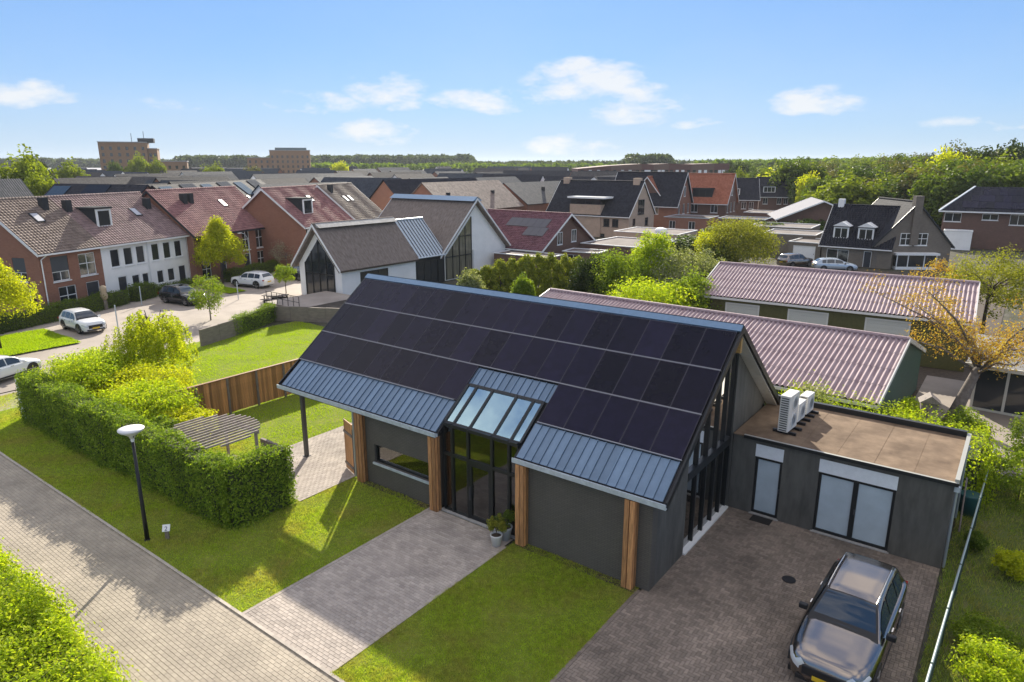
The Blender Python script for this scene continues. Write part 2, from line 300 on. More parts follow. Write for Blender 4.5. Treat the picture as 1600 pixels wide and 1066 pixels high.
def pave(name, x0, x1, y0, y1, bw, bh, z, m, mj, along='x', gap=.008, herring=False, keep=300, hgt=.012, clip=None):
    base = sheet(name, rect(x0, x1, y0, y1), z - hgt, mj)
    rnd = np.random.default_rng(len(name) * 7); cs = []
    nx, ny = (bw, bh) if along == 'x' else (bh, bw)
    if herring:
        b2 = bh
        for i in range(-2, int((x1 - x0) / b2) + 4):
            for j in range(-2, int((y1 - y0) / b2) + 4):
                k = (i - j) % 4                       # 2:1 herringbone on a square lattice
                gx, gy = x0 + i * b2, y0 + j * b2
                if k == 0: cs.append((gx + b2, gy + b2/2, 2*b2, b2))
                elif k == 3: cs.append((gx + b2/2, gy + b2, b2, 2*b2))
    else:
        rows = int((y1 - y0) / ny) if along == 'x' else int((x1 - x0) / nx)
        cols = int((x1 - x0) / nx) if along == 'x' else int((y1 - y0) / ny)
        for r in range(rows):
            for c in range(-1, cols + 1):
                o = .5 * (r % 2)
                if along == 'x': cs.append((x0 + (c + o + .5) * nx, y0 + (r + .5) * ny, nx, ny))
                else: cs.append((x0 + (r + .5) * nx, y0 + (c + o + .5) * ny, nx, ny))
    a = np.array(cs)
    l, r_ = np.maximum(a[:, 0] - a[:, 2]/2, x0), np.minimum(a[:, 0] + a[:, 2]/2, x1); d_, u_ = np.maximum(a[:, 1] - a[:, 3]/2, y0), np.minimum(a[:, 1] + a[:, 3]/2, y1)
    a = np.column_stack([(l + r_)/2, (d_ + u_)/2, r_ - l, u_ - d_]); a = a[(a[:, 2] > .03) & (a[:, 3] > .03)]
    vis = np.array([seen((q[0], q[1], z), 140) for q in a]); a = a[vis]
    d = np.hypot(a[:, 0] - CAM[0], a[:, 1] - CAM[1]); a = a[np.argsort(d)]
    def unit(w, h):                                   # bevelled paver, 9 quads less the hidden bottom
        w, h = w/2 - gap/2, h/2 - gap/2; e = .004
        return np.array([(-w, -h, -hgt + .001), (w, -h, -hgt + .001), (w, h, -hgt + .001), (-w, h, -hgt + .001), (-w + e, -h + e, 0), (w - e, -h + e, 0), (w - e, h - e, 0), (-w + e, h - e, 0)]), \
               np.array([(4, 5, 6, 7), (0, 1, 5, 4), (1, 2, 6, 5), (2, 3, 7, 6), (3, 0, 4, 7)])
    meshes = {}
    for q in a[:keep]:
        k = (round(q[2], 3), round(q[3], 3))
        if k not in meshes: meshes[k] = np_mesh('paver', *unit(q[2], q[3]), m)
        o = link('paver', meshes[k], base); o.location = (q[0], q[1], z + rnd.normal(0, .0012)); o.rotation_euler = (rnd.normal(0, .006), rnd.normal(0, .006), rnd.normal(0, .006))
    a = a[keep:]; vs, fs = [], []
    for n_, q in enumerate(a):
        v, f = unit(q[2], q[3]); v = v + np.array([0, 0, rnd.normal(0, .0012)]); v[4:, 2] += rnd.normal(0, .0012, 4) * .6
        vs.append(v + np.array([q[0], q[1], z])); fs.append(f + 8 * n_)
    if len(a):
        o = link('paver_field', np_mesh('paver_field', np.vstack(vs), np.vstack(fs), m), base); o['kind'] = 'stuff'
    return base
road = pave('road', -34, -3.2, -11.2, -7.95, .22, .11, .0, M_paveR, M_joint, 'x', .004)
sheet('road_verge', rect(-60, -34, -11.2, -7.98), -.012, M_paveR)
sheet('road_approach', rect(-3.2, 14, -11.2, -7.98), -.012, M_paveR)
path = pave('path', -8.22, -4.5, -7.86, -.05, .21, .105, .012, M_paveP, M_joint, 'x', .005)
drive = pave('driveway', .28, 7.35, -7.86, 6.62, .20, .10, .010, M_paveD, M_jointD, 'x', .005, herring=True)
terrace = pave('terrace', -17.4, -12.55, -2.75, 9.5, .24, .12, .012, M_paveP, M_joint, 'y', .007)
def kerb(x0, x1, y0, y1, n, along, z=.03, km=None):
    b = MB().box(min(x0, x1), max(x0, x1), min(y0, y1), max(y0, y1), -.05, z - .012).build('kerb', M_joint); struct(b)
    L = (x1 - x0) if along == 'x' else (y1 - y0)
    k = max(1, int(round(L / n))); w = L / k
    me = (MB().box(.004, w - .004, 0, y1 - y0, 0, .014) if along == 'x' else MB().box(0, x1 - x0, .004, w - .004, 0, .014)).build('kerb_stone', km or mat('kerb_concrete', (.44, .39, .33), .85, noise=.15, nscale=4, island=.1), b)
    for i in range(k):
        o = me if i == 0 else link('kerb_stone', me.data, b)
        o.location = (x0 + i * w, y0, z - .012) if along == 'x' else (x0, y0 + i * w, z - .012)
kerb(-34, 7.35, -7.95, -7.86, 1.0, 'x', .022); kerb(-8.34, -8.22, -7.86, -.05, .21, 'y', .018, M_paveP); kerb(-4.5, -4.38, -7.86, -.6, .21, 'y', .018, M_paveP); kerb(.17, .28, -7.86, -.1, .2, 'y', .016, M_paveD)
kerb(-34, -2.5, -11.32, -11.2, 1.0, 'x')

def blades(name, region, n, h, m, parent, z=0, seed=1, hole=None, w=.006, cull=True):
    r = np.random.default_rng(seed); x0, x1, y0, y1 = region
    p = np.column_stack([r.uniform(x0 - .05, x1 + .05, n), r.uniform(y0 - .05, y1 + .05, n)]); ed = np.minimum.reduce([p[:, 0] - x0, x1 - p[:, 0], p[:, 1] - y0, y1 - p[:, 1]]); p = p[ed > -.055 * np.abs(np.sin(p[:, 0] * 9) * np.sin(p[:, 1] * 7.3 + p[:, 0] * 3)) - .004]
    if hole is not None: p = p[hole(p[:, 0], p[:, 1])]
    if cull: p = p[[seen((q[0], q[1], z), 140) for q in p]]
    n = len(p); a = r.uniform(0, 2*np.pi, n); hh = h * r.uniform(.5, 1.35, n) * (1 + .35 * np.sin(p[:, 0] * 1.7 + np.sin(p[:, 1] * 1.3) * 2)); ln = hh * r.uniform(.2, .9, n); b = r.uniform(0, 2*np.pi, n); ww = w * r.uniform(.7, 1.6, n)
    v = np.zeros((n, 3, 3)); dx = np.column_stack([np.cos(a), np.sin(a)]) * ww[:, None]
    v[:, 0, :2] = p - dx; v[:, 1, :2] = p + dx; v[:, 2, :2] = p + np.column_stack([np.cos(b), np.sin(b)]) * ln[:, None]; v[:, :, 2] = z; v[:, 2, 2] = z + hh
    o = link(name, np_mesh(name, v.reshape(-1, 3), np.arange(3*n).reshape(-1, 3), m), parent); o['kind'] = 'stuff'; return o
def lawn(name, reg, n, m=None, mb=None, z=0., h=.045, hole=None, seed=1, w=.006, label=None):
    s = sheet(name, rect(*reg), z, m or M_lawn)
    blades('grass', reg, n, h, mb or M_blade, s, z, seed, hole, w); return s
lawn('front_lawn', (-36, -8.34, -7.86, -.05), 330000, seed=1, h=.05, w=.008, hole=lambda x, y: ~((x > -17.4) & (y > -2.75) & (x < -12.55)))
lawn('lawn_strip', (-4.38, .17, -7.86, -.02), 130000, seed=2, h=.045, w=.006)
lawn('garden_lawn', (-23.4, -12.5, -.05, 16), 60000, mb=M_bladeY, seed=3, z=.002, w=.012, h=.05, hole=lambda x, y: ~((x > -17.4) & (y < 9.5)))
lawn('neighbour_lawn', (-38.6, -23.4, -.05, 16.2), 90000, mb=M_bladeY, seed=4, z=.001, w=.013, h=.05)
lawn('rough_strip', (7.45, 26, -12, 16), 160000, M_rough, M_bladeR, seed=5, z=.0, h=.14, w=.010)
sheet('soil_strip', rect(-4.25, .15, -.32, -.02), .006, M_soil); sheet('soil_strip', rect(-12.3, -8.3, -.30, -.02), .006, M_soil)
sheet('yard', rect(-12.5, 7.4, 11.2, 75), -.03, M_soil)
sheet('yard_paving', rect(4.4, 26, 16, 30), -.015, M_paveS)

# ------------------------------------------------------------------ main house
HX0, HX1, RY, RZ, EY, EZ, BY = -17.1, .95, 5.2, 7.2, -.15, 3.1, 10.55
SL = math.hypot(RY - EY, RZ - EZ); CA, SA = (RY - EY) / SL, (RZ - EZ) / SL
def slope(x, s, h=0): return (x, EY + s * CA - h * SA, EZ + s * SA + h * CA)       # front slope: along the eave, up the slope, proud of it
house = empty('barn_house', (0, 0, 0), 0, 'charcoal barn house with solar panels across its long pitched roof', 'house')
def sbox(m, x0, x1, s0, s1, h0, h1):
    q = [slope(x, s, h) for h in (h0, h1) for x, s in ((x0, s0), (x1, s0), (x1, s1), (x0, s1))]
    return m.add(q, [(0, 3, 2, 1), (4, 5, 6, 7), (0, 1, 5, 4), (1, 2, 6, 5), (2, 3, 7, 6), (3, 0, 4, 7)])
# roof slabs (front one leaves the opening of the glazed entrance)
KX0, KX1, KS0, KS1 = -7.78, -4.42, .55, 2.2
rf = MB()
for a in ((HX0, KX0, 0, SL), (KX1, HX1, 0, SL), (KX0, KX1, KS1, SL)): sbox(rf, *a, -.16, 0)
roof = rf.build('roof', M_dkmet, house)
BSL = math.hypot(BY - RY, RZ - EZ)
b = MB(); b.prism([(HX0, RY, RZ), (HX0, RY, RZ - .2), (HX0, BY, EZ - .2), (HX0, BY, EZ)], (HX1 - HX0, 0, 0)); b.build('rear_roof', M_dkmet, house)
# standing seam strips, each sheet with its upstand
def seam(x0, x1, s0, s1):
    n = max(1, round((x1 - x0) / .31)); w = (x1 - x0) / n
    me = None
    for i in range(n):
        if me is None:
            m = MB(); sbox(m, 0, w - .006, s0, s1, .004, .022)
            sbox(m, w - .03, w - .006, s0, s1, .022, .062); o = m.build('seam_sheet', M_seam, roof); me = o.data
        else: o = link('seam_sheet', me, roof)
        o.location.x = x0 + i * w
seam(HX0 + .12, KX0 - .1, .02, 1.40); seam(KX1 + .1, HX1 - .1, .02, 1.38); seam(KX0 - .22, KX1 + .3, KS1 + .06, 3.02)
seam(-17.0, .85, 6.46, 6.50)
# solar panels
def pv_row(x0, n, s0, s1):
    for i in range(n):
        f = MB(); xa, xb = x0 + i * PW + .008, x0 + (i + 1) * PW - .008
        key = ('pv', round(s0, 2))
        o = link('solar_panel', PVM.setdefault(key, None) or PVM.__setitem__(key, pvmesh(s0, s1)) or PVM[key], roof); o.location.x = xa
        e = link('panel_frame', PVM.get(key + ('f',)) or PVM.__setitem__(key + ('f',), pvframe(s0, s1)) or PVM[key + ('f',)], o)
PVM = {}
def pvmesh(s0, s1):
    m = MB(); sbox(m, .012, PW - .028, s0 + .02, s1 - .02, .05, .098); o = m.build('solar_panel', M_pv); d = o.data; bpy.data.objects.remove(o); return d
def pvframe(s0, s1):
    m = MB()
    for a in ((0, PW - .016, s0, s0 + .018), (0, PW - .016, s1 - .018, s1), (0, .011, s0 + .018, s1 - .018), (PW - .027, PW - .016, s0 + .018, s1 - .018)): sbox(m, *a, .05, .102)
    o = m.build('panel_frame', M_pvf); d = o.data; bpy.data.objects.remove(o); return d
xl = HX0 + .07; xr = HX1 - .07
PW = (xr - xl) / 17.5
for s0, s1 in ((4.84, 6.44), (3.10, 4.80)):
    pv_row(xr - 17 * PW, 17, s0, s1); pv_row(xl, 1, s0, s1)
    hp_ = [o for o in roof.children if o.name.startswith('solar_panel')][-1]; hp_.scale.x = .48
pv_row(xl, 9, 1.44, 3.06); pv_row(xr - 5 * PW, 5, 1.42, 3.06)
for s in (1.41, 3.08, 4.82):
    for xa, xb in (((HX0 + .05, -7.95), (xr - 5 * PW, HX1 - .05)) if s < 2 else ((HX0 + .05, HX1 - .05),)):
        m = MB(); sbox(m, xa, xb, s - .014, s + .014, .05, .112); m.build('mounting_rail', mat('rail_alu', (.32, .32, .33), .4, .8), roof)
m = MB(); sbox(m, HX0 - .03, HX1 + .03, 6.50, SL + .03, .03, .10); m.add([(HX0-.03, RY - .02, RZ + .12), (HX1+.03, RY - .02, RZ + .12), (HX1+.03, RY + .4, RZ - .2), (HX0-.03, RY + .4, RZ - .2)], [(0, 1, 2, 3)]); m.build('ridge_cap', M_ridge, roof)
for x in (HX0, HX1):
    for nm, yy in (('verge_board', EY - .05), ('rear_verge_board', BY + .05)):
        m = MB(); x2 = x + (-.06 if x == HX0 else .06); xa, xb = sorted((x - (.0 if x == HX0 else .0), x2))
        ze = EZ - .04; zt = RZ + .03
        m.prism([(xa, yy, ze + .10), (xa, yy, ze - .14), (xa, RY, zt - .20), (xa, RY, zt + .04)], (xb - xa, 0, 0)); m.build(nm, M_anth, roof)
# gutters
for xa, xb in ((HX0 - .05, KX0 - .02), (KX1 + .02, HX1 + .05)):
    m = MB(); y0 = EY - .15
    m.prism([(xa, y0, EZ + .03), (xa, y0, EZ - .13), (xa, y0 + .14, EZ - .13), (xa, y0 + .14, EZ - .02), (xa, y0 + .12, EZ - .02), (xa, y0 + .12, EZ - .10), (xa, y0 + .03, EZ - .10), (xa, y0 + .03, EZ + .03)], (xb - xa, 0, 0)); m.build('gutter', M_gut, house)
# walls
def wall(m, a, b, z0, z1, t, holes=()):                 # upright slab from a to b (outer face), thickness t inwards (left of a->b), rectangular holes (s0,s1,z0,z1)
    a, b = Vector((*a, 0)), Vector((*b, 0)); L = (b - a).length; d = (b - a) / L; n = Vector((-d.y, d.x, 0)) * t
    xs = sorted({0, L, *[h[0] for h in holes], *[h[1] for h in holes]}); zs = sorted({z0, z1, *[h[2] for h in holes], *[h[3] for h in holes]})
    P = lambda s, z, k: tuple(a + d * s + n * k + Vector((0, 0, z)))
    for i in range(len(xs)-1):
        for j in range(len(zs)-1):
            cx, cz = (xs[i]+xs[i+1])/2, (zs[j]+zs[j+1])/2
            if any(h[0] < cx < h[1] and h[2] < cz < h[3] for h in holes): continue
            m.quad(P(xs[i], zs[j], 0), P(xs[i+1], zs[j], 0), P(xs[i+1], zs[j+1], 0), P(xs[i], zs[j+1], 0))
            m.quad(P(xs[i], zs[j+1], 1), P(xs[i+1], zs[j+1], 1), P(xs[i+1], zs[j], 1), P(xs[i], zs[j], 1))
    for s0, s1, h0, h1 in list(holes) + [(0, L, z0, z1)]:
        for (p, q) in (((s0, h0), (s1, h0)), ((s1, h0), (s1, h1)), ((s1, h1), (s0, h1)), ((s0, h1), (s0, h0))):
            m.quad(P(*p, 0), P(*q, 0), P(*q, 1), P(*p, 1))
    return m
WX = .5
m = wall(MB(), (-12.35, .0), (-8.0, .0), 0, 3.0, .35, [(.96, 3.92, .96, 1.72)]); m.build('front_wall', M_char, house)
wall(MB(), (-4.25, .0), (WX, .0), 0, 3.0, .35).build('front_wall', M_char, house)
wall(MB(), (-12.0, .36), (-12.35, .36), 0, 3.0, .001)
g = MB(); g.prism([(-12.35, .36, 0), (-12.35, 10.2, 0), (-12.35, 10.2, 3.1), (-12.35, RY, 6.9), (-12.35, .36, 3.15)], (.3, 0, 0)); g.build('left_gable_wall', M_char, house)
MB().box(-12.04, WX, 9.9, 10.2, 0, 3.1).build('rear_wall', M_char, house)
# right gable: solid at the front, glazed in the middle, solid to the rear
g = MB(); g.prism([(WX, .351, 0), (WX, 2.5, 0), (WX, 2.5, 4.85), (WX, .351, 3.25)], (-.3, 0, 0)); g.build('right_gable_wall', M_extw, house)
g = MB(); g.prism([(WX, 6.5, 0), (WX, 10.19, 0), (WX, 10.19, 3.25), (WX, 6.5, 6.0)], (-.3, 0, 0)); g.build('right_gable_wall', M_extw, house)
# gable glazing: posts, beam, panes
def ztop(y): return (EZ - .15 + (y - EY) * SA / CA) if y < RY else (RZ - .2 - (y - RY) * (RZ - EZ) / (BY - RY))
gy = [2.5, 3.35, 4.2, 5.05, 5.8, 6.5]
for y in gy[:-1] + [6.44]:
    MB().box(WX - .22, WX - .04, y, y + .08, 0.02, ztop(y + .05) - .08).build('glazing_post', M_anth, house)
MB().box(WX - .2, WX - .02, 2.6, 6.44, 2.55, 2.85).build('glazing_beam', M_anth, house)
MB().box(WX - .12, WX + .08, 2.5, 6.5, .0, .07).build('threshold', M_white, house)
for i in range(len(gy) - 1):
    y0, y1 = gy[i] + .1, (gy[i+1] if i < len(gy)-2 else 6.44)
    MB().box(WX - .13, WX - .115, y0, y1, .07, 2.55).build('glass_pane', M_glass, house)
    top = [(WX - .12, y0, 2.85), (WX - .12, y1, 2.85), (WX - .12, y1, ztop(y1) - .05)] + ([(WX - .12, RY, ztop(RY) - .05)] if y0 < RY < y1 else []) + [(WX - .12, y0, ztop(y0) - .05)]
    MB().prism(top, (-.015, 0, 0)).build('glass_pane', M_glass, house)
# glulam beam end under the apex and pale soffit of the rear verge
MB().bar((WX + .42, 5.35, 6.55), (-1, 5.35, 6.55), .16, .5).build('purlin', mat('glulam', (.45, .27, .09), .6, noise=.2, stretch=(1, 6, 6)), house)
sw = mat('soffit_panel', (.55, .53, .48), .7, noise=.06)
k0 = RY + .15
for i in range(4):
    ya, yb = k0 + i * (BY - k0) / 4, k0 + (i + 1) * (BY - k0) / 4 - .03
    q = lambda y, dz: (WX + .005, y, RZ - .2 - (y - RY) * (RZ - EZ) / (BY - RY) - dz)
    MB().prism([q(ya, .004), q(yb, .004), q(yb, .03), q(ya, .03)], (HX1 - WX - .02, 0, 0)).build('soffit_panel', sw, house)
for i in range(3):
    ya, yb = EY + .2 + i * 1.7, EY + .2 + (i + 1) * 1.7 - .03
    q = lambda y, dz: (WX + .005, y, EZ - .21 + (y - EY) * SA / CA - dz)
    MB().prism([q(ya, .0), q(yb, .0), q(yb, .02), q(ya, .02)], (HX1 - WX - .02, 0, 0)).build('soffit_panel', sw, house)
# cedar pillars, four boards each around a dark core
for x in (-12.02, -8.02, -4.1, -.12):
    p = MB().box(x - .145, x + .145, -.24, -.01, 0, 2.92).build('pillar', M_dkmet, house)
    for k in range(2): MB().box(x - .165 + k * .18, x - .165 + k * .18 + .15, -.285, -.242, .03, 2.93).build('pillar_board', M_wood, p)
    for sx in (-1, 1):
        for k in range(2): MB().box(min(x + sx*.148, x + sx*.182), max(x + sx*.148, x + sx*.182), -.235 + k * .13, -.235 + k * .13 + .085, .03, 2.93).build('pillar_board', M_wood, p)
    MB().box(x - .15, x + .15, -.25, -.005, 0, .029).build('pillar_foot', M_dkmet, p)
# overhang: steel post, beam and boarded soffit
MB().cbox((-15.85, .02, 1.46), (.15, .15, 2.93)).build('post', M_steel, house)
MB().cbox((-15.85, .02, .02), (.26, .26, .03)).build('post_foot', M_steel, house)
MB().cbox((-15.85, 10.2, 1.5), (.15, .15, 3.0)).build('post', M_steel, house)
MB().box(-17.0, -12.3, -.08, .1, 2.82, 2.94).build('eave_beam', M_steel, house)
# strip window
w = empty('window', (0, 0, 0)); w.parent = house
f = MB(); X0, X1 = -11.39, -8.43
for a in ((X0, X1, .1, .2, .96, 1.03), (X0, X1, .1, .2, 1.66, 1.72), (X0, X0 + .07, .1, .2, 1.03, 1.66), (X1 - .07, X1, .1, .2, 1.03, 1.66)): f.box(*a)
f.build('frame', M_anth, w); MB().box(X0 + .07, X1 - .07, .14, .155, 1.03, 1.66).build('pane', M_glass, w)
MB().box(X0 - .06, X1 + .06, -.07, .12, .88, .958).build('sill', M_gut, w)
# glazed entrance
en = empty('entrance_screen', (0, 0, 0)); en.parent = house
ms = [-7.78, -7.36, -6.62, -5.55, -4.82, -4.42]
for i, x in enumerate(ms): MB().box(x - (.05 if i else 0), x + (.05 if i < 5 else 0), .08, .22, 0.02, 3.42).build('mullion', M_anth, en)
for i in range(5):
    x0, x1 = ms[i] + .05, ms[i+1] - .05
    for z0, z1 in ((2.22, 2.34), (3.34, 3.46)): MB().box(x0 + .001, x1 - .001, .085, .215, z0, z1).build('transom', M_anth, en)
    if i == 2:
        dr = MB()
        for a in ((x0, x1, .1, .2, .03, .18), (x0, x1, .1, .2, 2.1, 2.215), (x0, x0 + .1, .1, .2, .18, 2.1), (x1 - .1, x1, .1, .2, .18, 2.1)): dr.box(*a)
        d = dr.build('door', M_anth, en); MB().box(x0 + .1, x1 - .1, .14, .16, .18, 2.1).build('pane', M_glass, d); MB().cbox((x0 + .05, .06, 1.05), (.03, .08, .5)).build('handle', M_steel, d)
    else: MB().box(x0, x1, .14, .155, .08, 2.22).build('pane', M_glass, en); MB().box(x0 + .001, x1 - .001, .09, .21, .02, .08).build('bottom_rail', M_anth, en)
    MB().box(x0, x1, .14, .155, 2.34, 3.34).build('pane', M_glass, en)
MB().box(-7.9, -4.4, -.03, .2, 0, .045).build('threshold', M_conc, en)
sk = empty('glass_roof', (0, 0, 0)); sk.parent = house
for i, x in enumerate(ms):
    m = MB(); sbox(m, x - .045, x + .045, KS0 - .05, KS1, -.08, .09); m.build('rafter', M_anth, sk)
for s in (KS0 - .12, KS1 - .06):
    m = MB(); sbox(m, ms[0] + .05, ms[-1] - .05, s, s + .12, -.078, .075); m.build('rail', M_anth, sk)
for i in range(5):
    m = MB(); sbox(m, ms[i] + .045, ms[i+1] - .045, KS0, KS1 - .06, .03, .045); m.build('pane', M_sky, sk)
# interior that shows through the glass
inn = mat('interior_plaster', (.72, .72, .70), .8); flo = mat('interior_floor', (.30, .25, .20), .5, noise=.15)
MB().box(-12.04, WX - .32, .36, 9.89, .005, .02).build('interior_floor', flo, house)
MB().box(-8.02, -7.9, .36, 6.0, .02, 3.05).build('interior_wall', inn, house)
MB().box(-4.3, -4.18, .36, 6.0, .02, 3.05).build('interior_wall', inn, house)
MB().box(-7.9, -4.3, 3.6, 3.72, .02, 2.6).build('interior_wall', inn, house)
MB().box(-7.9, -4.3, 1.9, 4.6, 2.62, 2.74).build('gallery_floor', inn, house)
MB().box(-12.04, -8.02, 4.2, 4.3, .02, 3.0).build('interior_wall', inn, house)
MB().box(-4.18, .2, 7.2, 7.3, .02, 4.5).build('interior_wall', mat('interior_brown', (.28, .2, .13), .8), house)
# ------------------------------------------------------------------ flat-roofed extension
ext = empty('flat_roofed_annexe', (0, 0, 0), 0, 'low dark annexe with flat brown roof beside the glazed gable', 'annexe')
EX0, EX1, EF, EB, ET = .52, 7.35, 6.62, 11.1, 2.95
dz = [(1.36, 2.30, 0.02, 2.22), (3.50, 5.84, .02, 2.22)]
m = wall(MB(), (EX0, EF), (EX1, EF), 0, ET - .02, .3, [(a - EX0, b - EX0, z0, 2.72) for a, b, z0, z1 in dz]); m.build('front_wall', M_extw, ext)
MB().box(EX1 - .3, EX1, EF + .3, EB, 0, ET - .02).build('side_wall', M_extw, ext)
MB().box(EX0, EX1 - .3, EB - .3, EB, 0, ET - .02).build('rear_wall', M_extw, ext)
rf2 = MB().box(EX0 + .02, EX1 + .06, EF - .08, EB + .06, ET - .018, ET + .03).build('roof', M_felt, ext)
for i in range(6): MB().box(EX0 + .03 + i * 1.14, EX0 + .03 + i * 1.14 + 1.12, EF - .02, EB - .2, ET + .03, ET + .036 + .002 * (i % 2)).build('felt_sheet', M_felt, rf2)
trim = mat('roof_trim', (.40, .40, .36), .5, .4)
MB().box(EX0 + .4, EX1 + .1, EF - .12, EF - .04, ET - .06, ET + .055).build('roof_edge', M_anth, rf2)
MB().box(EX0 + .4, EX1 + .1, EF - .125, EF - .035, ET + .056, ET + .064).build('edge_trim', trim, rf2)
MB().box(EX1 - .02, EX1 + .1, EF - .03, EB + .1, ET - .06, ET + .15).build('roof_edge', trim, rf2)
MB().box(EX0 + .1, EX1 - .03, EB - .08, EB + .1, ET - .06, ET + .24).build('rear_upstand', M_anth, rf2)
for k, (a, b, z0, z1) in enumerate(dz):
    dn = empty('door', (0, 0, 0)); dn.parent = ext
    f = MB(); f.box(a, a + .09, EF + .06, EF + .16, .04, 2.26); f.box(b - .09, b, EF + .06, EF + .16, .04, 2.26); f.box(a + .09, b - .09, EF + .06, EF + .16, 2.15, 2.26); f.box(a + .09, b - .09, EF + .06, EF + .16, .04, .14)
    if k: mid = (a + b) / 2; f.box(mid - .08, mid + .08, EF + .055, EF + .165, .14, 2.15)
    f.build('frame', M_anth, dn)
    for u, v in (((a + .09, b - .09),) if not k else ((a + .09, mid - .08), (mid + .08, b - .09))): MB().box(u, v, EF + .1, EF + .12, .14, 2.15).build('pane', M_frost, dn)
    MB().box((b - .07) if not k else mid + .03, (b - .04) if not k else mid + .06, EF - .0, EF + .055, 1.02, 1.2).build('handle', M_steel, dn)
    MB().box(a - .01, b + .01, EF - .012, EF + .2, 2.262, 2.73).build('lintel_panel', mat('pale_panel', (.74, .78, .80), .5, noise=.05), ext)
    MB().box(a - .05, b + .05, EF - .06, EF + .2, .01, .042).build('threshold', M_conc, dn)
for x, y in ((EX1 + .07, EF + .08), (EX1 + .07, EB - .5)):
    MB().tube([(x, y, .05), (x, y, ET - .25)], .042, 10).build('downpipe', mat('downpipe_zinc', (.42, .47, .52), .4, .6), ext); MB().cbox((x, y, ET - .2), (.16, .16, .16)).build('rain_head', M_gut, ext)
MB().box(1.5, 2.2, EF - .55, EF - .1, .012, .03).build('mat', mat('coir_mat', (.02, .018, .016), .95), None); tag(bpy.data.objects['mat'], 'dark doormat lying before the single frosted annexe door', 'doormat'); bpy.data.objects['mat'].name = 'doormat'
# ------------------------------------------------------------------ neighbouring buildings
T_plumb = tilemat('plum_brown_tile', (.20, .135, .125), (.31, .215, .20), .75, spec=.25)
T_brown = tilemat('brown_tile', (.17, .125, .10), (.28, .215, .175), .75, spec=.25)
T_red = tilemat('plum_tile', (.21, .10, .095), (.33, .165, .155), .75, spec=.25)
T_beige = tilemat('sand_tile', (.20, .16, .13), (.30, .25, .20), .75, spec=.25)
T_dark = tilemat('slate_tile', (.020, .021, .028), (.036, .037, .046), .75, spec=.08)
T_grey = tilemat('grey_tile', (.075, .078, .08), (.115, .115, .118), .75, spec=.08)
T_orange = tilemat('orange_tile', (.26, .085, .045), (.36, .13, .075), .75, spec=.25)
T_mauve = tilemat('mauve_tile', (.13, .055, .065), (.21, .095, .11), .75, spec=.25)
M_thatch = mat('thatch', (.14, .11, .09), .95, col2=(.25, .205, .175), nscale=2.2, bump=1.0, bscale=26, stretch=(2.5, .8, 2.5))
M_blind = mat('grey_blind', (.07, .075, .08), .7)
M_door = mat('dark_door', (.03, .035, .045), .4)
M_flat = mat('bitumen_roof', (.13, .12, .11), .95, spec=.1, noise=.25, nscale=.6)
M_flatw = mat('pale_flat_roof', (.23, .205, .19), .95, spec=.1, noise=.2, nscale=.5)
M_lead = mat('lead_grey', (.045, .048, .052), .85, spec=.12)
M_wplast = mat('white_render', (.88, .87, .83), .8, noise=.06, nscale=.7, bump=.1)
M_velux = mat('skylight_pane', (.50, .50, .53), .4)

def tile_field(L, Sl, m, w=.30, h=.34):
    nx = max(4, int(L / w) * 4) + 1; ny = max(1, int(round(Sl / h))); hh = Sl / ny
    xs = np.linspace(0, L, nx); wave = .028 * np.sin(xs * 2 * np.pi / w)
    rows = []
    for j in range(ny):
        for y, z in ((j * hh, .0), (j * hh, .045), ((j + 1) * hh + .02, .006)): rows.append(np.column_stack([xs, np.full(nx, y), wave + z + .02]))
    v = np.vstack(rows); f = []
    a = np.arange(nx - 1)
    for j in range(ny):
        for k in range(2):
            o = (3 * j + k) * nx; f.append(np.column_stack([o + a, o + a + 1, o + nx + a + 1, o + nx + a]))
    return np_mesh('tile_field', v, np.vstack(f), m)
def roof_plane(parent, name, L, Sl, loc, rz, pitch, m, geo=False, t=.14):
    o = MB().box(0, L, 0, Sl, -t, 0).build(name, m, parent); o.location = loc; o.rotation_euler = (pitch, 0, rz)
    if geo:
        g = link('tile_field', tile_field(L, Sl, m), o); g['kind'] = 'stuff'
    return o
FACE = {'front': lambda L, D: ((0, 0, 0), 0), 'right': lambda L, D: ((L, 0, 0), 90), 'back': lambda L, D: ((L, D, 0), 180), 'left': lambda L, D: ((0, D, 0), 270)}
